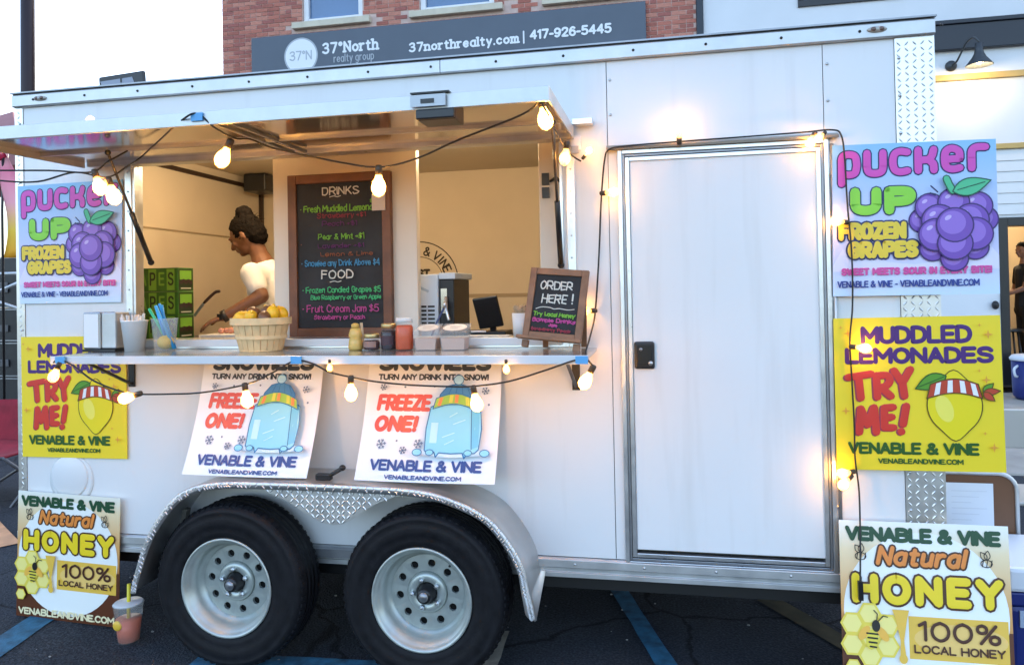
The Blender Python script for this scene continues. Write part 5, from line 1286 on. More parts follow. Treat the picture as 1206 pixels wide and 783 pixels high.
for k, lb in enumerate(('bottom green fruit carton of the stack on the counter', 'middle green fruit carton of the stack on the counter', 'topmost green fruit carton of the stack on the counter')):
    z0 = CT + .0005 + k * .1235
    t = thing('green_carton', (-2.56, .5, z0), lb, 'carton', 'green cartons stacked on the counter')
    mb = MB(); mb.box(-2.80, -2.468, .43, .56, z0, z0 + .122, GB); mb.build('carton', t, bev=.002)
    fn3 = lambda u, v, h, z0=z0: (-2.697 + u * .87, .4295 - h, z0 + v)
    A = Art(fn3)
    for i, ch in enumerate('APES'):
        A.poly([(.005 + .062 * i, .006), (.058 + .062 * i, .006), (.058 + .062 * i, .116), (.005 + .062 * i, .116)], GBL if i % 2 else GB)
        A.text(ch, .012 + .062 * i, .052 + .062 * i, .03, .10, .011, GBD if i % 2 else GBL)
    A.mb.build('carton_print', t)
    A = Art(lambda u, v, h, z0=z0: (-2.4675 + h, .435 + (u - .257) * 1.8, z0 + v))
    A.poly([(.257, .006), (.322, .006), (.322, .116), (.257, .116)], GBD); A.poly([(.262, .060), (.316, .060), (.316, .108), (.262, .108)], GBL)
    for i in range(5): A.disc(.268 + .011 * i, .045 + .01 * (i % 2), .009, .009, M('carton_grape', (.03, .012, .01), .4), n=10)
    A.poly([(.265, .012), (.312, .012), (.312, .018), (.265, .018)], M('carton_white', (.5, .5, .4), .5))
    A.mb.build('carton_print', t)
kn = thing('knife', (-2.33, .55, CT + .02), 'knife with a dark curved handle standing up by the hands of the person', 'knife')
mb = MB(); mb.tube(smooth_path([(-2.401, 0.550, 1.507), (-2.360, 0.550, 1.543), (-2.330, 0.550, 1.565), (-2.305, 0.550, 1.569)], 4), [.006] + [.0085] * 11 + [.007], M('dark_handle', (.03, .008, .008), .4)); mb.build('handle', kn)
mb = MB(); mb.obox((-2.401, 0.550, 1.507), (-2.465, 0.560, 1.440), .002, .016, ZINC); mb.build('blade', kn)
mb = MB(); mb.box(-2.36, -2.02, .44, .70, CT + .0005, CT + .02, M('cutting_board', (.7, .68, .62), .5)); tag(mb.build('cutting_board', bev=.003), 'pale cutting board on the counter under the hands of the person', 'cutting board')
mb = MB()
for i in range(6): mb.ell((-2.30 + .018 * i, .55 + .02 * (i % 3), CT + .035), (.018, .016, .016), M('cut_fruit', (.55, .25, .18), .5), n=8, m=5)
tag(mb.build('cut_fruit'), kind='stuff'); 

# ------------------------------------------------------------------ people
def cap_(mb, a, b, ra, rb, mat, n=12):
    """closed tapered capsule"""
    a, b = Vector(a), Vector(b); d = b - a; L = d.length; d.normalize()
    pts, rs = [], []
    for t in (-1, -.8, -.45): pts.append(a + d * ra * t); rs.append(max(.001, ra * math.sqrt(max(0, 1 - t * t))))
    pts.append(a); rs.append(ra); pts.append(b); rs.append(rb)
    for t in (.45, .8, 1): pts.append(b + d * rb * t); rs.append(max(.001, rb * math.sqrt(max(0, 1 - t * t))))
    mb.tube(pts, rs, mat, n=n)
def remesh(o, vox, it=4):
    m = o.modifiers.new('join', 'REMESH'); m.mode = 'VOXEL'; m.voxel_size = vox; m.use_smooth_shade = True
    s = o.modifiers.new('soft', 'SMOOTH'); s.factor = .5; s.iterations = it
def hand(mb, w, h, palm_n, mat, curl=.5, side=1):
    """palm from wrist w towards h (knuckles); four fingers and a thumb"""
    w, h, pn = Vector(w), Vector(h), Vector(palm_n).normalized(); d = (h - w).normalized(); sd_ = d.cross(pn).normalized() * side
    for k, o_ in enumerate((-.028, -.010, .010, .028)): cap_(mb, w + d * .012 + sd_ * o_ * .6, h + sd_ * o_, .016, .0115, mat, 8)
    for k, (o_, l) in enumerate(((-.030, .062), (-.010, .076), (.010, .072), (.028, .056))):
        p = h + sd_ * o_; dd = d
        for j, f in enumerate((.45, .32, .23)):
            dd = (dd + pn * curl * (.55 + .25 * j)).normalized(); q = p + dd * l * f; cap_(mb, p, q, .0095 - .001 * j, .0087 - .001 * j, mat, 8); p = q
    p = w + d * .02 - sd_ * .026; q = p + (d * .6 - sd_ * .8 + pn * .3).normalized() * .038; cap_(mb, p, q, .012, .0105, mat, 8)
    r_ = q + (d * .85 - sd_ * .2 + pn * .4).normalized() * .030; cap_(mb, q, r_, .0105, .0085, mat, 8)
def head(mb, c, yaw_, tilt, mat, s=1.0):
    """head at c facing -x when yaw_=0; tilt lowers the face"""
    R_ = Matrix.Rotation(yaw_, 3, 'Z') @ Matrix.Rotation(-tilt, 3, 'Y'); c = Vector(c)
    P = lambda x, y, z: c + R_ @ (Vector((x, y, z)) * s)
    mb.ell(c, (.098 * s, .076 * s, .108 * s), mat, n=24, m=16, rot=R_)
    mb.ell(P(-.030, 0, -.055), (.062 * s, .058 * s, .062 * s), mat, n=20, m=12, rot=R_)        # jaw
    mb.ell(P(-.072, 0, -.092), (.022 * s, .026 * s, .018 * s), mat, rot=R_)                  # chin
    cap_(mb, P(-.094, 0, .004), P(-.116, 0, -.034), .010 * s, .0145 * s, mat, 10)            # nose
    for sg in (-1, 1):
        mb.ell(P(-.106, sg * .010, -.036), (.010 * s, .010 * s, .008 * s), mat, n=10, m=6, rot=R_)
        mb.ell(P(-.088, sg * .032, .014), (.014 * s, .024 * s, .008 * s), mat, n=10, m=6, rot=R_)    # brow
        mb.ell(P(-.084, sg * .031, -.004), (.011 * s, .014 * s, .009 * s), mat, n=10, m=6, rot=R_)   # eye
        mb.ell(P(-.068, sg * .045, -.034), (.020 * s, .018 * s, .020 * s), mat, n=10, m=6, rot=R_)   # cheek
        mb.ell(P(.008, sg * .078, -.012), (.018 * s, .009 * s, .032 * s), mat, n=12, m=8, rot=R_)    # ear
    mb.ell(P(-.096, 0, -.058), (.011 * s, .024 * s, .0065 * s), mat, n=12, m=6, rot=R_); mb.ell(P(-.092, 0, -.070), (.011 * s, .021 * s, .0075 * s), mat, n=12, m=6, rot=R_)
    return P, R_
def person(label, skin, shirtm, trouserm, hairm, J, face, bun=False, group=None):
    base = J['base']
    t = thing('person', base, label, 'person', group)
    b = MB()
    P, R_ = head(b, J['head'], face[0], face[1], skin, .95)
    cap_(b, J['neck'], P(.022, 0, -.06), .052, .048, skin)
    cap_(b, J['pelvis'], J['waist'], .135, .115, skin); cap_(b, J['waist'], J['chest'], .115, .125, skin); cap_(b, J['chest'], J['neck'], .105, .06, skin)
    for s_ in 'LR':
        cap_(b, J['chest'], J['sh' + s_], .09, .055, skin); cap_(b, J['sh' + s_], J['el' + s_], .052, .040, skin); cap_(b, J['el' + s_], J['wr' + s_], .040, .026, skin)
        hand(b, J['wr' + s_], J['kn' + s_], J['pn' + s_], skin, .45, 1 if s_ == 'L' else -1)
        cap_(b, J['hip' + s_], J['ne' + s_], .085, .055, skin); cap_(b, J['ne' + s_], J['an' + s_], .055, .036, skin); cap_(b, J['an' + s_], J['toe' + s_], .036, .03, skin)
    o = b.build('body', t); remesh(o, .0065, 3)
    c = MB()
    cap_(c, J['pelvis'], J['waist'], .148, .132, shirtm); cap_(c, J['waist'], J['chest'], .132, .138, shirtm); cap_(c, J['chest'], Vector(J['neck']).lerp(Vector(J['chest']), .45), .125, .085, shirtm)
    for s_ in 'LR':
        cap_(c, J['chest'], J['sh' + s_], .100, .064, shirtm); e = Vector(J['sh' + s_]).lerp(Vector(J['el' + s_]), .62)
        d = (e - Vector(J['sh' + s_])).normalized(); cap_(c, J['sh' + s_], e, .064, .056, shirtm)
    o = c.build('shirt', t); remesh(o, .011, 4)
    d = MB()
    for s_ in 'LR': cap_(d, J['hip' + s_], J['ne' + s_], .098, .07, trouserm); d.tube([J['ne' + s_], J['an' + s_]], [.07, .058], trouserm, n=12)
    cap_(d, Vector(J['hipL']), Vector(J['hipR']), .12, .12, trouserm); o = d.build('trousers', t); remesh(o, .014, 3)
    f = MB()
    for s_ in 'LR': cap_(f, J['an' + s_], J['toe' + s_], .046, .042, BLACK)
    o = f.build('shoes', t); remesh(o, .012, 2)
    h = MB()
    h.ell(P(.014, 0, .022), (.097, .085, .098), hairm, n=22, m=14, rot=R_); h.ell(P(.055, 0, -.02), (.062, .074, .085), hairm, n=18, m=12, rot=R_)
    if bun:
        h.ell(P(.050, 0, .122), (.046, .048, .040), hairm, n=16, m=10, rot=R_); h.ell(P(-.005, .01, .108), (.03, .03, .022), hairm, n=12, m=8, rot=R_); h.ell(P(.075, -.01, .105), (.03, .03, .03), hairm, n=12, m=8, rot=R_)
    # cut the hair away from the face
    hb_ = [v for v in h.v]
    h.v = []
    for v in hb_:
        q = R_.inverted() @ (Vector(v) - Vector(J['head']))
        if q.x < -.045 and q.z < .05: q.x = -.045 + (q.x + .045) * .15; q.y *= .9
        h.v.append(tuple(Vector(J['head']) + R_ @ q))
    o = h.build('hair', t); remesh(o, .006, 2)
    tx = bpy.data.textures.get('hair_noise') or bpy.data.textures.new('hair_noise', 'CLOUDS'); tx.noise_scale = .02; tx.noise_depth = 3
    dm_ = o.modifiers.new('strands', 'DISPLACE'); dm_.texture = tx; dm_.strength = .016; dm_.mid_level = .5
    w_ = MB(); rg = random.Random(5)
    for i in range(60):
        a = rg.uniform(0, 2 * PI); el = rg.uniform(.1, 1.3); q = Vector((.02 + .09 * math.cos(el) * math.cos(a), .085 * math.cos(el) * math.sin(a), .02 + .10 * math.sin(el)))
        if q.x < -.03 and q.z < .06: continue
        e2 = q * 1.16 + Vector((rg.uniform(-.01, .03), rg.uniform(-.015, .015), rg.uniform(-.02, .012)))
        w_.tube([P(*q), P(*((q + e2) / 2 + Vector((0, 0, .006)))), P(*e2)], [.0022, .0016, .0006], hairm, n=4)
    tag(w_.build('loose_strands', t), kind='stuff')
    # eyes, lips
    e = MB()
    for sg in (-1, 1): e.ell(P(-.0905, sg * .031, -.003), (.006, .0095, .005), M('eye_dark', (.02, .015, .012), .2), n=10, m=6, rot=R_)
    e.build('eyes', t)
    return t, P, R_
SKIN = M('skin', (.17, .072, .036), .5, var=.08, vscale=14); SKIN2 = M('skin_tan', (.22, .10, .06), .5)
SHIRT = M('white_tshirt', (.72, .71, .70), .85, var=.05, vscale=8, bump=.2, bscale=14)
HAIR = M('dark_brown_hair', (.005, .0032, .0022), .85, spec=.12, var=.4, vscale=60, bump=.3, bscale=120)
J = dict(base=(-2.12, .92, .451), head=(-2.345, 0.880, 1.895), neck=(-2.262, .90, 1.745), chest=(-2.215, .91, 1.60), waist=(-2.15, .92, 1.42), pelvis=(-2.11, .92, 1.30),
         shL=(-2.235, .745, 1.665), elL=(-2.151, 0.700, 1.538), wrL=(-2.332, 0.620, 1.432), knL=(-2.386, 0.585, 1.406), pnL=(.1, .15, -1),
         shR=(-2.235, 1.07, 1.665), elR=(-2.20, 1.12, 1.43), wrR=(-2.30, .86, 1.385), knR=(-2.345, .79, 1.372), pnR=(0, 0, -1),
         hipL=(-2.10, .83, 1.26), neL=(-2.12, .83, .86), anL=(-2.10, .83, .50), toeL=(-2.24, .82, .49), hipR=(-2.10, 1.01, 1.26), neR=(-2.12, 1.01, .86), anR=(-2.10, 1.01, .50), toeR=(-2.24, 1.03, .49))
t, P_, R_ = person('person in a white tshirt with dark hair tied up working inside the trailer', SKIN, SHIRT, M('dark_jeans', (.02, .025, .04), .8), HAIR, J, (0.06, rad(29)), bun=True)
mb = MB(); w = Vector(J['wrL']); d = (w - Vector(J['elL'])).normalized(); mb.tube([w - d * .022, w + d * .004], .0335, M('watch_strap', (.01, .008, .008), .5), n=16); mb.box(w.x - .014, w.x + .014, w.y - .038, w.y - .03, w.z - .016, w.z + .016, BLACK)
mb.build('watch', t)
ox, oy = 5.18, 9.25
J2 = dict(base=(ox, oy, .12), head=(ox, oy, 2.00), neck=(ox + .02, oy, 1.83), chest=(ox + .03, oy, 1.66), waist=(ox + .03, oy, 1.42), pelvis=(ox + .03, oy, 1.18),
          shL=(ox + .02, oy - .2, 1.72), elL=(ox - .09, oy - .26, 1.44), wrL=(ox - .28, oy - .20, 1.36), knL=(ox - .36, oy - .18, 1.35), pnL=(0, .3, -1),
          shR=(ox + .02, oy + .2, 1.72), elR=(ox, oy + .27, 1.42), wrR=(ox - .2, oy + .2, 1.3), knR=(ox - .27, oy + .18, 1.29), pnR=(0, -.3, -1),
          hipL=(ox + .03, oy - .1, 1.12), neL=(ox + .0, oy - .1, .62), anL=(ox + .03, oy - .1, .17), toeL=(ox - .13, oy - .11, .165), hipR=(ox + .03, oy + .1, 1.12), neR=(ox + .02, oy + .1, .62), anR=(ox + .04, oy + .1, .17), toeR=(ox - .12, oy + .11, .165))
person('person in dark clothes standing inside the doorway of the white storefront', SKIN2, M('black_shirt', (.008, .008, .009), .85), M('black_trousers', (.008, .008, .01), .85), HAIR, J2, (0.5, .1))

# ------------------------------------------------------------------ string lights
def bulb(root, p, d, s=1.0):
    """Edison bulb hanging from p along d; the socket is its sub-part"""
    q = Vector(d).normalized().to_track_quat('Z', 'Y').to_matrix(); s *= .92
    mb = MB(); mb.lathe([(.011 * s, .030 * s), (.013 * s, .040 * s), (.021 * s, .055 * s), (.026 * s, .072 * s), (.025 * s, .086 * s), (.017 * s, .100 * s), (.0005, .108 * s)], (0, 0, 0), BULB, n=14)
    mb.v = [tuple(q @ Vector(v) + Vector(p)) for v in mb.v]; b = mb.build('bulb', root)
    mb = MB(); k_ = 1.0 if s > .80 else .52; mb.ell((0, 0, .070 * s), (.013 * s * k_, .013 * s * k_, .024 * s * k_), CORE, n=8, m=6)
    mb.v = [tuple(q @ Vector(v) + Vector(p)) for v in mb.v]; mb.build('filament', b)
    mb = MB(); mb.lathe([(.0005, -.006 * s), (.011 * s, -.004 * s), (.013 * s, .004 * s), (.013 * s, .030 * s), (.0005, .031 * s)], (0, 0, 0), SOCKET, n=12)
    mb.v = [tuple(q @ Vector(v) + Vector(p)) for v in mb.v]; mb.build('socket', b)
def cable(root, pts, r=.0035, name='cable'):
    mb = MB(); mb.tube(smooth_path(pts, 6), r, CABLE, n=6); mb.build(name, root)
def tape(root, p, w=.022):
    mb = MB(); mb.box(p[0] - w, p[0] + w, p[1] - .004, p[1] + .004, p[2] - .014, p[2] + .014, TAPE); mb.build('tape', root)
s1 = thing('string_light', (-1.4, -.6, 2.1), 'string of warm bulbs hanging under the raised awning flap over the serving window', 'string light', 'strings of warm bulbs on the trailer')
cable(s1, [(-2.706, -0.620, 2.035), (-2.493, -0.600, 2.002), (-2.321, -0.600, 1.990), (-2.160, -0.600, 2.017), (-2.038, -0.580, 1.995), (-2.054, -0.450, 2.058), (-2.113, -0.300, 2.121), (-1.872, -0.500, 2.141), (-1.629, -0.710, 2.154), (-1.565, -0.716, 2.172), (-1.511, -0.700, 2.125), (-1.484, -0.620, 2.101), (-1.495, -0.500, 2.122), (-1.435, -0.450, 2.096), (-1.314, -0.450, 2.064), (-1.149, -0.480, 2.021), (-0.990, -0.500, 1.991), (-0.850, -0.500, 2.014), (-0.679, -0.550, 2.061), (-0.435, -0.660, 2.107), (-0.370, -0.700, 2.139)])
cable(s1, [(-2.706, -0.620, 2.052), (-2.473, -0.600, 2.040), (-2.264, -0.600, 2.029), (-2.090, -0.600, 2.014), (-2.096, -0.500, 2.072), (-2.093, -0.400, 2.130)])
cable(s1, [(-0.370, -0.700, 2.139), (-0.342, -0.680, 2.083), (-0.341, -0.450, 2.060), (-0.349, -0.100, 2.072), (-0.316, -0.030, 2.055)])
for p, d, s in (((-2.075, -0.600, 2.019), (.35, 0, -1), 1), ((-2.034, -0.580, 1.992), (.35, 0, -1), 1.1), ((-1.510, -0.600, 2.100), (-.45, -.1, -1), 1.1), ((-0.990, -0.500, 1.994), (-.03, 0, -1), 1.1), ((-0.370, -0.680, 2.149), (.18, 0, -1), 1.05), ((-0.333, -0.330, 2.074), (-.15, 0, -1), .85), ((-2.178, -0.500, 2.183), (.05, 0, 1), .7), ((-0.307, -0.050, 2.061), (.5, -.2, .5), .6)): bulb(s1, p, d, s)
tape(s1, (-1.565, -0.716, 2.160))
s2 = thing('string_light', (-1.4, -.40, 1.28), 'string of warm bulbs looped along the front edge of the serving shelf', 'string light', 'strings of warm bulbs on the trailer')
SY = -.402
cable(s2, [(-2.448, -0.402, 1.284), (-2.419, -0.402, 1.298), (-2.345, -0.405, 1.267), (-2.254, -0.410, 1.213), (-2.138, -0.410, 1.173), (-2.050, -0.410, 1.161), (-1.910, -0.410, 1.162), (-1.761, -0.410, 1.170), (-1.572, -0.410, 1.204), (-1.464, -0.410, 1.249), (-1.380, -0.402, 1.291), (-1.306, -0.404, 1.281), (-1.235, -0.410, 1.250), (-1.147, -0.410, 1.231), (-1.060, -0.410, 1.216), (-0.928, -0.410, 1.204), (-0.783, -0.410, 1.199), (-0.681, -0.410, 1.200), (-0.547, -0.410, 1.219), (-0.408, -0.410, 1.261), (-0.309, -0.402, 1.293), (-0.268, -0.400, 1.290), (-0.249, -0.380, 1.267)])
for p, d, s in (((-2.412, -0.410, 1.282), (-.45, -.1, -1), .85), ((-2.038, -0.410, 1.164), (-1, -.2, -.30), .95), ((-1.586, -0.410, 1.204), (.15, 0, -1), .95), ((-1.150, -0.410, 1.234), (0, 0, -1), .95), ((-0.681, -0.410, 1.200), (.2, 0, -1), .95), ((-0.249, -0.380, 1.270), (-.5, 0, -.9), .95), ((-1.234, -0.410, 1.295), (0, 0, -1), .45), ((-0.558, -0.410, 1.294), (.03, 0, -1), .5)): bulb(s2, p, d, s)
for p in ((-2.415, -0.402, 1.295), (-1.373, -0.402, 1.294), (-0.288, -0.402, 1.293)): tape(s2, p)
s3 = thing('string_light', (.2, -.04, 1.4), 'string of warm bulbs running round the side door and down over the right hand posters', 'string light', 'strings of warm bulbs on the trailer')
cable(s3, [(-0.249, -0.380, 1.267), (-0.280, -0.340, 1.306), (-0.280, -0.200, 1.351), (-0.274, -0.040, 1.424), (-0.262, -0.030, 1.543), (-0.249, -0.030, 1.712), (-0.239, -0.030, 1.881), (-0.222, -0.030, 2.050), (-0.200, -0.040, 2.094), (-0.126, -0.045, 2.103), (0.070, -0.045, 2.108), (0.324, -0.045, 2.112), (0.524, -0.045, 2.116), (0.629, -0.045, 2.119), (0.661, -0.045, 2.095), (0.671, -0.045, 1.999), (0.676, -0.045, 1.841), (0.687, -0.045, 1.650), (0.685, -0.045, 1.461), (0.673, -0.045, 1.335), (0.676, -0.045, 1.209), (0.681, -0.045, 1.020), (0.681, -0.045, 0.894), (0.691, -0.050, 0.770), (0.681, -0.090, 0.595), (0.668, -0.130, 0.456)])
for p, d, s in (((0.070, -0.050, 2.100), (0, -.6, 1), .85), ((-0.238, -0.030, 1.922), (1, -.5, -.02), .82), ((-0.268, -0.030, 1.455), (-1, -.55, 0), .82), ((0.568, -0.050, 2.113), (-.5, -.5, -1), .78), ((0.604, -0.050, 2.110), (-.6, -.5, -.5), .60), ((0.676, -0.050, 1.770), (-1, -.5, .1), .78), ((0.672, -0.050, 1.310), (.9, -.5, -.1), .78), ((0.676, -0.050, 0.848), (-1, -.55, -.05), .78), ((0.665, -0.055, 0.833), (-.7, -.6, -.5), .78)): bulb(s3, p, d, s)
mb = MB(); mb.obox((0.668, -0.130, 0.474), (0.669, -0.130, 0.407), .016, .016, BLACK); mb.build('plug', s3)

# ------------------------------------------------------------------ drink on the ground
dc = thing('drink_cup', (-2.37, -.085, .024), 'plastic cup of pink lemonade with a yellow straw on the asphalt by the honey poster', 'cup')
GZc = gz(-2.37, -.085) + .003
cup_mesh((-2.37, -.085, GZc), .045, .062, .165, M('cup_clear', (.85, .86, .86), .2, alpha=.16)).build('cup', dc)
mb = MB(); mb.lathe([(.0005, .004), (.0425, .004), (.053, .100), (.0005, .100)], (-2.37, -.085, GZc), M('pink_drink', (.75, .15, .06), .3), n=24); mb.build('drink', dc)
mb = MB(); mb.lathe([(.064, .166), (.058, .172), (.0005, .174)], (-2.37, -.085, GZc), M('cup_lid', (.72, .76, .80), .3, alpha=.75), n=28); mb.build('lid', dc)
mb = MB(); mb.tube([(-2.37, -.085, GZc + .1005), (-2.366, -.085, GZc + .25)], .008, M('straw_yellow', (.72, .62, .03), .4), n=10); mb.build('straw', dc)
mb = MB(); mb.ell((-2.385, -.137, GZc + .085), (.022, .008, .022), M('lemon_wheel', (.8, .5, .05), .4)); mb.build('lemon_wheel', dc)

# ------------------------------------------------------------------ right side: table, coolers, chair
ft_ = thing('folding_table', (1.3, .45, 0), 'brown folding table standing on edge with a paper taped to it beside the trailer corner', 'table')
pts = []
Xa, Xb, Zt = 1.03, 1.415, .742
pts = [(Xa, .01), (Xb, .01)] + [(Xb - .07 + .07 * math.cos(a), Zt - .07 + .07 * math.sin(a)) for a in [PI / 2 * i / 6 for i in range(7)]] + [(Xa, Zt)]
mb = MB(); mb.prism(pts, .44, .462, M('brown_laminate', (.14, .062, .028), .4, var=.12, vscale=5)); mb.build('tabletop', ft_)
mb = MB(); mb.tube([(x, .438, z) for x, z in pts[1:]], .009, ALU_DULL, n=8); mb.build('metal_edge', ft_)
mb = MB(); mb.box(1.145, 1.325, .4345, .4375, .44, .70, M('taped_paper', (.66, .70, .76), .6))
for i in range(7): mb.box(1.165, 1.30 - .03 * (i % 3), .4335, .4343, .665 - i * .024, .669 - i * .024, M('faint_print', (.58, .62, .68), .6))
mb.build('paper_notice', ft_)
c2 = thing('cooler', (1.56, .18, 0), 'large blue and white cooler standing behind the right honey poster', 'cooler', 'coolers')
CB = M('cooler_blue', (.010, .022, .16), .4, var=.1); CWh = M('cooler_white', (.66, .70, .76), .4)
mb = MB(); mb.box(1.21, 1.95, .02, .42, .012, .36, CB); mb.build('tub', c2, bev=.02)
mb = MB(); mb.box(1.20, 1.96, .01, .43, .41, .50, CWh); mb.build('lid', c2, bev=.015)
mb = MB(); mb.box(1.205, 1.955, .015, .425, .361, .409, CB); mb.build('rim', c2, bev=.006)
mb = MB(); mb.box(1.24, 1.7, .0125, .0185, .285, .345, M('cooler_label', (.35, .42, .55), .5)); A = Art(lambda u, v, h: (u, .012 - h, v)); A.text('as', 1.295, 1.36, .295, .345, .012, M('cooler_ink', (.05, .06, .12), .5)); mb.add(A.mb.v, A.mb.f, MATS['cooler_ink']); mb.build('label_strip', c2)
ch = thing('folding_chair', (1.75, 1.2, 0), 'pale metal folding chair standing beyond the folding table', 'chair')
PAL = M('pale_metal', (.50, .48, .44), .4, .4)
for x in (1.60, 1.98):
    mb = MB(); mb.tube([(x, 1.05, .02), (x, 1.35, .90)], .011, PAL, n=8); mb.build('leg', ch)
    mb = MB(); mb.tube([(x + .025, 1.45, .02), (x + .025, 1.10, .48)], .011, PAL, n=8); mb.build('leg', ch)
mb = MB(); mb.box(1.60, 2.0, 1.05, 1.42, .445, .465, PAL); mb.build('seat', ch, bev=.006)
mb = MB(); mb.box(1.60, 1.98, 1.28, 1.30, .68, .88, PAL); mb.build('backrest', ch, bev=.006)
c1 = thing('cooler', (4.75, 8.0, 0), 'dark blue cooler with a white lid standing before the dark doorway', 'cooler', 'coolers')
mb = MB(); mb.lathe([(.0005, 0), (.27, 0), (.30, .05), (.31, .50), (.0005, .50)], (4.78, 7.75, .022), CB, n=28); mb.v = [(4.78 + (x - 4.78) * 1.25, y, z) for x, y, z in mb.v]; mb.build('tub', c1)
mb = MB(); mb.lathe([(.32, .501), (.325, .53), (.30, .565), (.0005, .57)], (4.78, 7.75, .022), CWh, n=28); mb.v = [(4.78 + (x - 4.78) * 1.25, y, z) for x, y, z in mb.v]; mb.build('lid', c1)
mb = MB(); mb.tube(smooth_path([(4.42, 7.66, .46), (4.36, 7.62, .42), (4.37, 7.62, .34), (4.41, 7.66, .32)], 5), .016, CWh, n=8); mb.build('handle', c1)
st_ = thing('bar_stool', (5.0, 8.75, .12), 'dark stool standing just inside the doorway of the white storefront', 'stool')
mb = MB(); mb.lathe([(.0005, .70), (.17, .70), (.17, .74), (.0005, .75)], (4.86, 8.95, .12), BLACK, n=20); mb.build('seat', st_)
for k in range(4):
    a = PI / 4 + PI / 2 * k; mb = MB(); mb.tube([(4.86 + .1 * math.cos(a), 8.95 + .1 * math.sin(a), .82), (4.86 + .2 * math.cos(a), 8.95 + .2 * math.sin(a), .12)], .014, BLACK, n=6); mb.build('leg', st_)

# ------------------------------------------------------------------ left side, beyond the trailer
lp = thing('street_pole', (-7.8, 5, 0), 'tall dark street pole rising behind the left end of the trailer', 'pole')
mb = MB(); mb.tube([(-7.86, 5, 0), (-7.83, 5, 4), (-7.80, 5, 7.2)], [.088, .082, .075], M('dark_pole', (.022, .010, .012), .5, .2), n=16); mb.build('pole', lp)
mb = MB(); mb.lathe([(.18, 0), (.18, .05), (.12, .1), (.09, .3)], (-7.86, 5, 0), MATS['dark_pole'], n=16); mb.build('base', lp)
mb = MB(); mb.tube(smooth_path([(-7.8, 5, 7.1), (-7.8, 4.9, 7.4), (-7.8, 4.3, 7.55), (-7.8, 3.8, 7.5)], 5), .04, MATS['dark_pole'], n=10); mb.box(-7.92, -7.68, 3.2, 3.85, 7.42, 7.54, MATS['dark_pole']); mb.build('lamp_arm', lp)
rs = thing('road_sign', (-6.45, 5, 3.5), 'black edged rectangular sign with grey figures showing over the trailer roof', 'sign')
mb = MB(); mb.box(-6.775, -6.133, 4.98, 5.03, 3.62, 4.30, BLACK); mb.xform(Matrix.Translation((-6.45, 5, 4)) @ Matrix.Rotation(rad(-3.5), 4, 'Y') @ Matrix.Translation((6.45, -5, -4))); mb.build('sign_board', rs, bev=.03)
fn4 = lambda u, v, h: tuple(Matrix.Translation((-6.45, 5, 4)) @ Matrix.Rotation(rad(-3.5), 4, 'Y') @ Vector((u, -.021 - h * 3, v)))
A = Art(fn4); A.poly([(-.295, .235), (.155, .235), (.20, .10), (.22, -.3), (-.2, -.3), (-.25, .12)], M('sign_grey', (.30, .33, .40), .5))
A.text('07', -.17, .15, -.06, .155, .045, BLACK, gap=2.5); A.line([(.0, .235), (.0, .195)], .025, BLACK)
A.mb.build('lettering', rs)
mb = MB(); mb.tube([(-6.45, 5.06, 0), (-6.45, 5.06, 3.9)], .04, BLACK_METAL, n=10); mb.build('post', rs)
tn = thing('market_tent', (-9.2, 6.5, 0), 'dusky pink market tent canopy at the far left', 'tent')
TENT = M('dusky_pink_canvas', (.30, .13, .13), .8, var=.1, vscale=3)
tx0, tx1, ty0, ty1 = -12.4, -9.15, 6.2, 9.2
mb = MB(); a_ = ((tx0 + tx1) / 2, (ty0 + ty1) / 2, 4.75)
vs = [(tx0, ty0, 3.72), (tx1, ty0, 3.72), (tx1, ty1, 3.72), (tx0, ty1, 3.72), a_] + [(tx0, ty0, 3.52), (tx1, ty0, 3.52), (tx1, ty1, 3.52), (tx0, ty1, 3.52)]
mb.add(vs, [(0, 1, 4), (1, 2, 4), (2, 3, 4), (3, 0, 4), (0, 5, 6, 1), (1, 6, 7, 2), (2, 7, 8, 3), (3, 8, 5, 0)], TENT); o = mb.build('canopy', tn); sm = o.modifiers.new('thick', 'SOLIDIFY'); sm.thickness = .02
for x, y in ((tx0, ty0), (tx1, ty0), (tx1, ty1), (tx0, ty1)):
    mb = MB(); mb.tube([(x * .999 - .0, y, 0), (x * .999, y, 3.55)], .035, ALU_DULL, n=8); mb.build('leg', tn)
fl_ = thing('feather_flag', (-6.2, 3, 0), 'pink and yellow feather flag on a thin pole at the left end of the trailer', 'flag')
FLG = grad_mat('flag_print', [(0, '#f0a020'), (.25, '#f6c83c'), (.5, '#f0a0a8'), (.8, '#e07a90'), (1, '#f2c8c0')], .7)
mb = MB(); vs = []; n = 14
for i in range(n + 1):
    t = i / n; z = 1.95 + 1.05 * t; w = .20 * (1 - t ** 3) + .03
    for j in range(5): s_ = j / 4; vs.append((-6.17 + w * s_ + .02 * math.sin(t * 5), 3 + .03 * math.sin(4 * s_ + 6 * t), z))
mb.add(vs, [(5 * i + j, 5 * i + j + 1, 5 * i + j + 6, 5 * i + j + 5) for i in range(n) for j in range(4)], FLG, True); o = mb.build('flag_cloth', fl_); sm = o.modifiers.new('thick', 'SOLIDIFY'); sm.thickness = .002
mb = MB(); mb.tube([(-6.18, 3.0, 0), (-6.18, 3.0, 2.4), (-6.16, 3.0, 3.06)], .012, BLACK_METAL, n=8); mb.build('flag_pole', fl_)
ln = thing('red_lantern', (-6.28, 3.0, 2.95), 'round glossy red lantern hanging by the feather flag', 'lantern')
mb = MB(); mb.ell((-6.26, 3.0, 2.94), (.115, .115, .085), M('red_gloss', (.45, .015, .06), .15, coat=.6), n=20, m=12); mb.build('globe', ln)
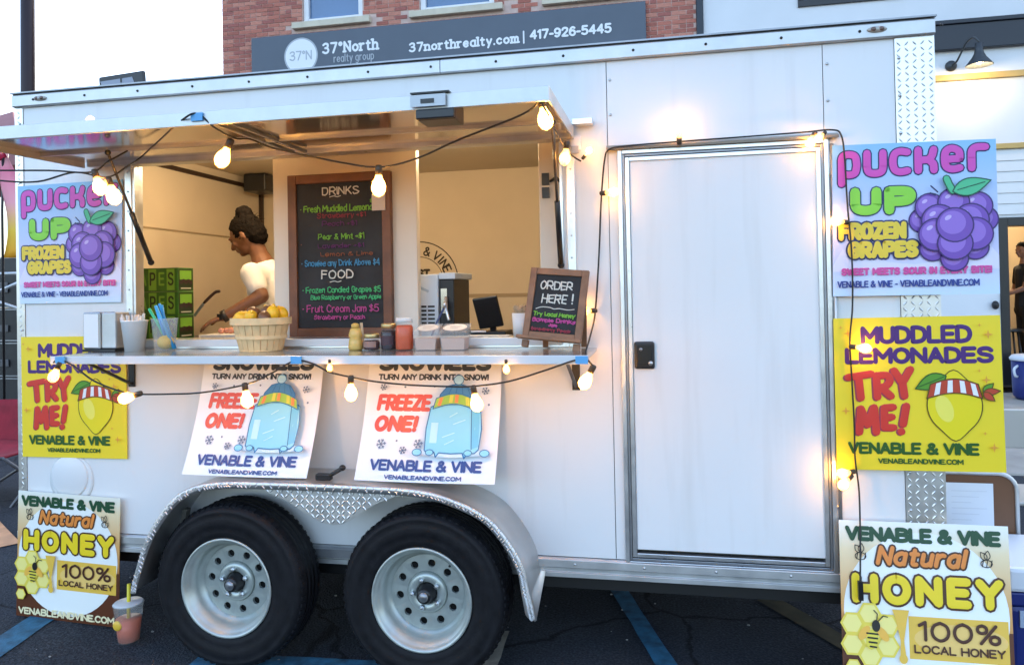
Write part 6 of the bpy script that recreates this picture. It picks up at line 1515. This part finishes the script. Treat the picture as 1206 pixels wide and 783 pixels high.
mb = MB(); mb.ell((-6.24, 2.91, 2.92), (.05, .03, .02), M('lantern_pale', (.7, .5, .5), .3)); mb.build('pale_spot', ln)
mb = MB(); mb.tube([(-6.26, 3.0, 3.02), (-6.26, 3.0, 3.30), (-6.18, 3.0, 3.06)], .006, BLACK_METAL, n=6); mb.build('hook', ln)
CASE = M('black_case', (.014, .014, .016), .45, var=.2); 
cs = [(4.6, 0.0, .62, 'bottom'), (4.6, .625, .42, 'second'), (4.6, 1.05, .40, 'third'), (4.6, 1.455, .62, 'topmost')]
for i, (y, z0, h, nm) in enumerate(cs):
    x0, x1 = -8.7, -7.35
    t = thing('flight_case', (-8.0, y, z0), nm + ' black flight case of the stack left of the trailer', 'flight case', 'black flight cases in a stack')
    mb = MB(); mb.box(x0 + .03, x1 - .03, y, y + .7, z0 + .003, z0 + h - .003, CASE); mb.build('box', t, bev=.01)
    mb = MB()
    for zz in (z0 + .004, z0 + h - .022): mb.box(x0 + .025, x1 - .025, y - .006, y - .0005, zz, zz + .016, ALU_DARK)
    for xx in (x0 + .025, x1 - .05, (x0 + x1) / 2): mb.box(xx, xx + .018, y - .012, y - .0065, z0 + .004, z0 + h - .004, ALU_DARK)
    mb.build('edging', t)
    mb = MB(); mb.box(-7.86, -7.74, y - .02, y - .0125, z0 + h * .3, z0 + h * .5, M('case_badge', (.10, .10, .11), .4, .4)); mb.build('latch', t, bev=.004)
sr = thing('stage_rail', (-7.4, 4.0, 0), 'tangle of pale metal stage rails in front of the flight cases', 'rail')
for a, b in (((-8.1, 4.1, 1.75), (-7.0, 4.1, 1.42)), ((-8.1, 4.1, 1.40), (-7.0, 4.1, 1.78)), ((-8.2, 4.15, 1.85), (-7.0, 4.15, 1.85)), ((-7.6, 4.12, 0), (-7.6, 4.12, 1.9)), ((-7.05, 4.12, 0), (-7.05, 4.12, 1.9)), ((-8.1, 4.12, 0), (-8.1, 4.12, 1.9))):
    mb = MB(); mb.tube([a, b], .018, ALU_DULL, n=8); mb.build('bar', sr)
cc = thing('camp_chair', (-4.9, 1.7, 0), 'dark red fabric camp chair with crossed metal legs left of the trailer', 'chair')
REDF = M('dark_red_fabric', (.26, .008, .02), .8, var=.2, vscale=10, bump=.1, bscale=50)
cx0, cx1, cy0, cy1 = -5.35, -4.62, 1.45, 1.95
mb = MB(); vs = []
for i in range(9):
    for j in range(7): s_, u_ = i / 8, j / 6; vs.append((cx0 + (cx1 - cx0) * s_, cy0 + (cy1 - cy0) * u_, .43 - .05 * math.sin(PI * s_) * math.sin(PI * u_) + .02 * u_))
mb.add(vs, [(7 * i + j, 7 * i + j + 7, 7 * i + j + 8, 7 * i + j + 1) for i in range(8) for j in range(6)], REDF, True); o = mb.build('seat', cc); sm = o.modifiers.new('thick', 'SOLIDIFY'); sm.thickness = .012
mb = MB(); vs = []
for i in range(9):
    for j in range(7): s_, u_ = i / 8, j / 6; vs.append((cx0 + (cx1 - cx0) * s_, cy1 + .16 * u_ + .05 * math.sin(PI * s_), .38 + .36 * u_))
mb.add(vs, [(7 * i + j, 7 * i + j + 7, 7 * i + j + 8, 7 * i + j + 1) for i in range(8) for j in range(6)], REDF, True); o = mb.build('backrest', cc); sm = o.modifiers.new('thick', 'SOLIDIFY'); sm.thickness = .012
mb = MB(); vs = [(cx0, cy0 - .012, .43), (cx1, cy0 - .012, .43), (cx1, cy0 - .02, .30), (cx0 + .2, cy0 - .03, .27), (cx0, cy0 - .02, .30)]; mb.add(vs, [(0, 1, 2, 3, 4)], REDF); o = mb.build('front_flap', cc); sm = o.modifiers.new('thick', 'SOLIDIFY'); sm.thickness = .006
for a, b in (((cx0, cy0, .01), (cx1, cy0, .43)), ((cx1, cy0 + .01, .01), (cx0, cy0 + .01, .43)), ((cx0, cy1, .01), (cx1, cy1, .43)), ((cx1, cy1 + .012, .01), (cx0, cy1 + .012, .43)), ((cx1, cy0 + .015, .01), (cx1, cy1, .43)), ((cx1 + .01, cy1, .01), (cx1 + .01, cy0, .43)), ((cx0, cy1, .4), (cx0, cy1 + .17, .76)), ((cx1, cy1, .4), (cx1, cy1 + .17, .76))):
    mb = MB(); mb.tube([a, b], .011, M('grey_tube', (.12, .12, .13), .4, .5), n=8); mb.build('leg', cc)
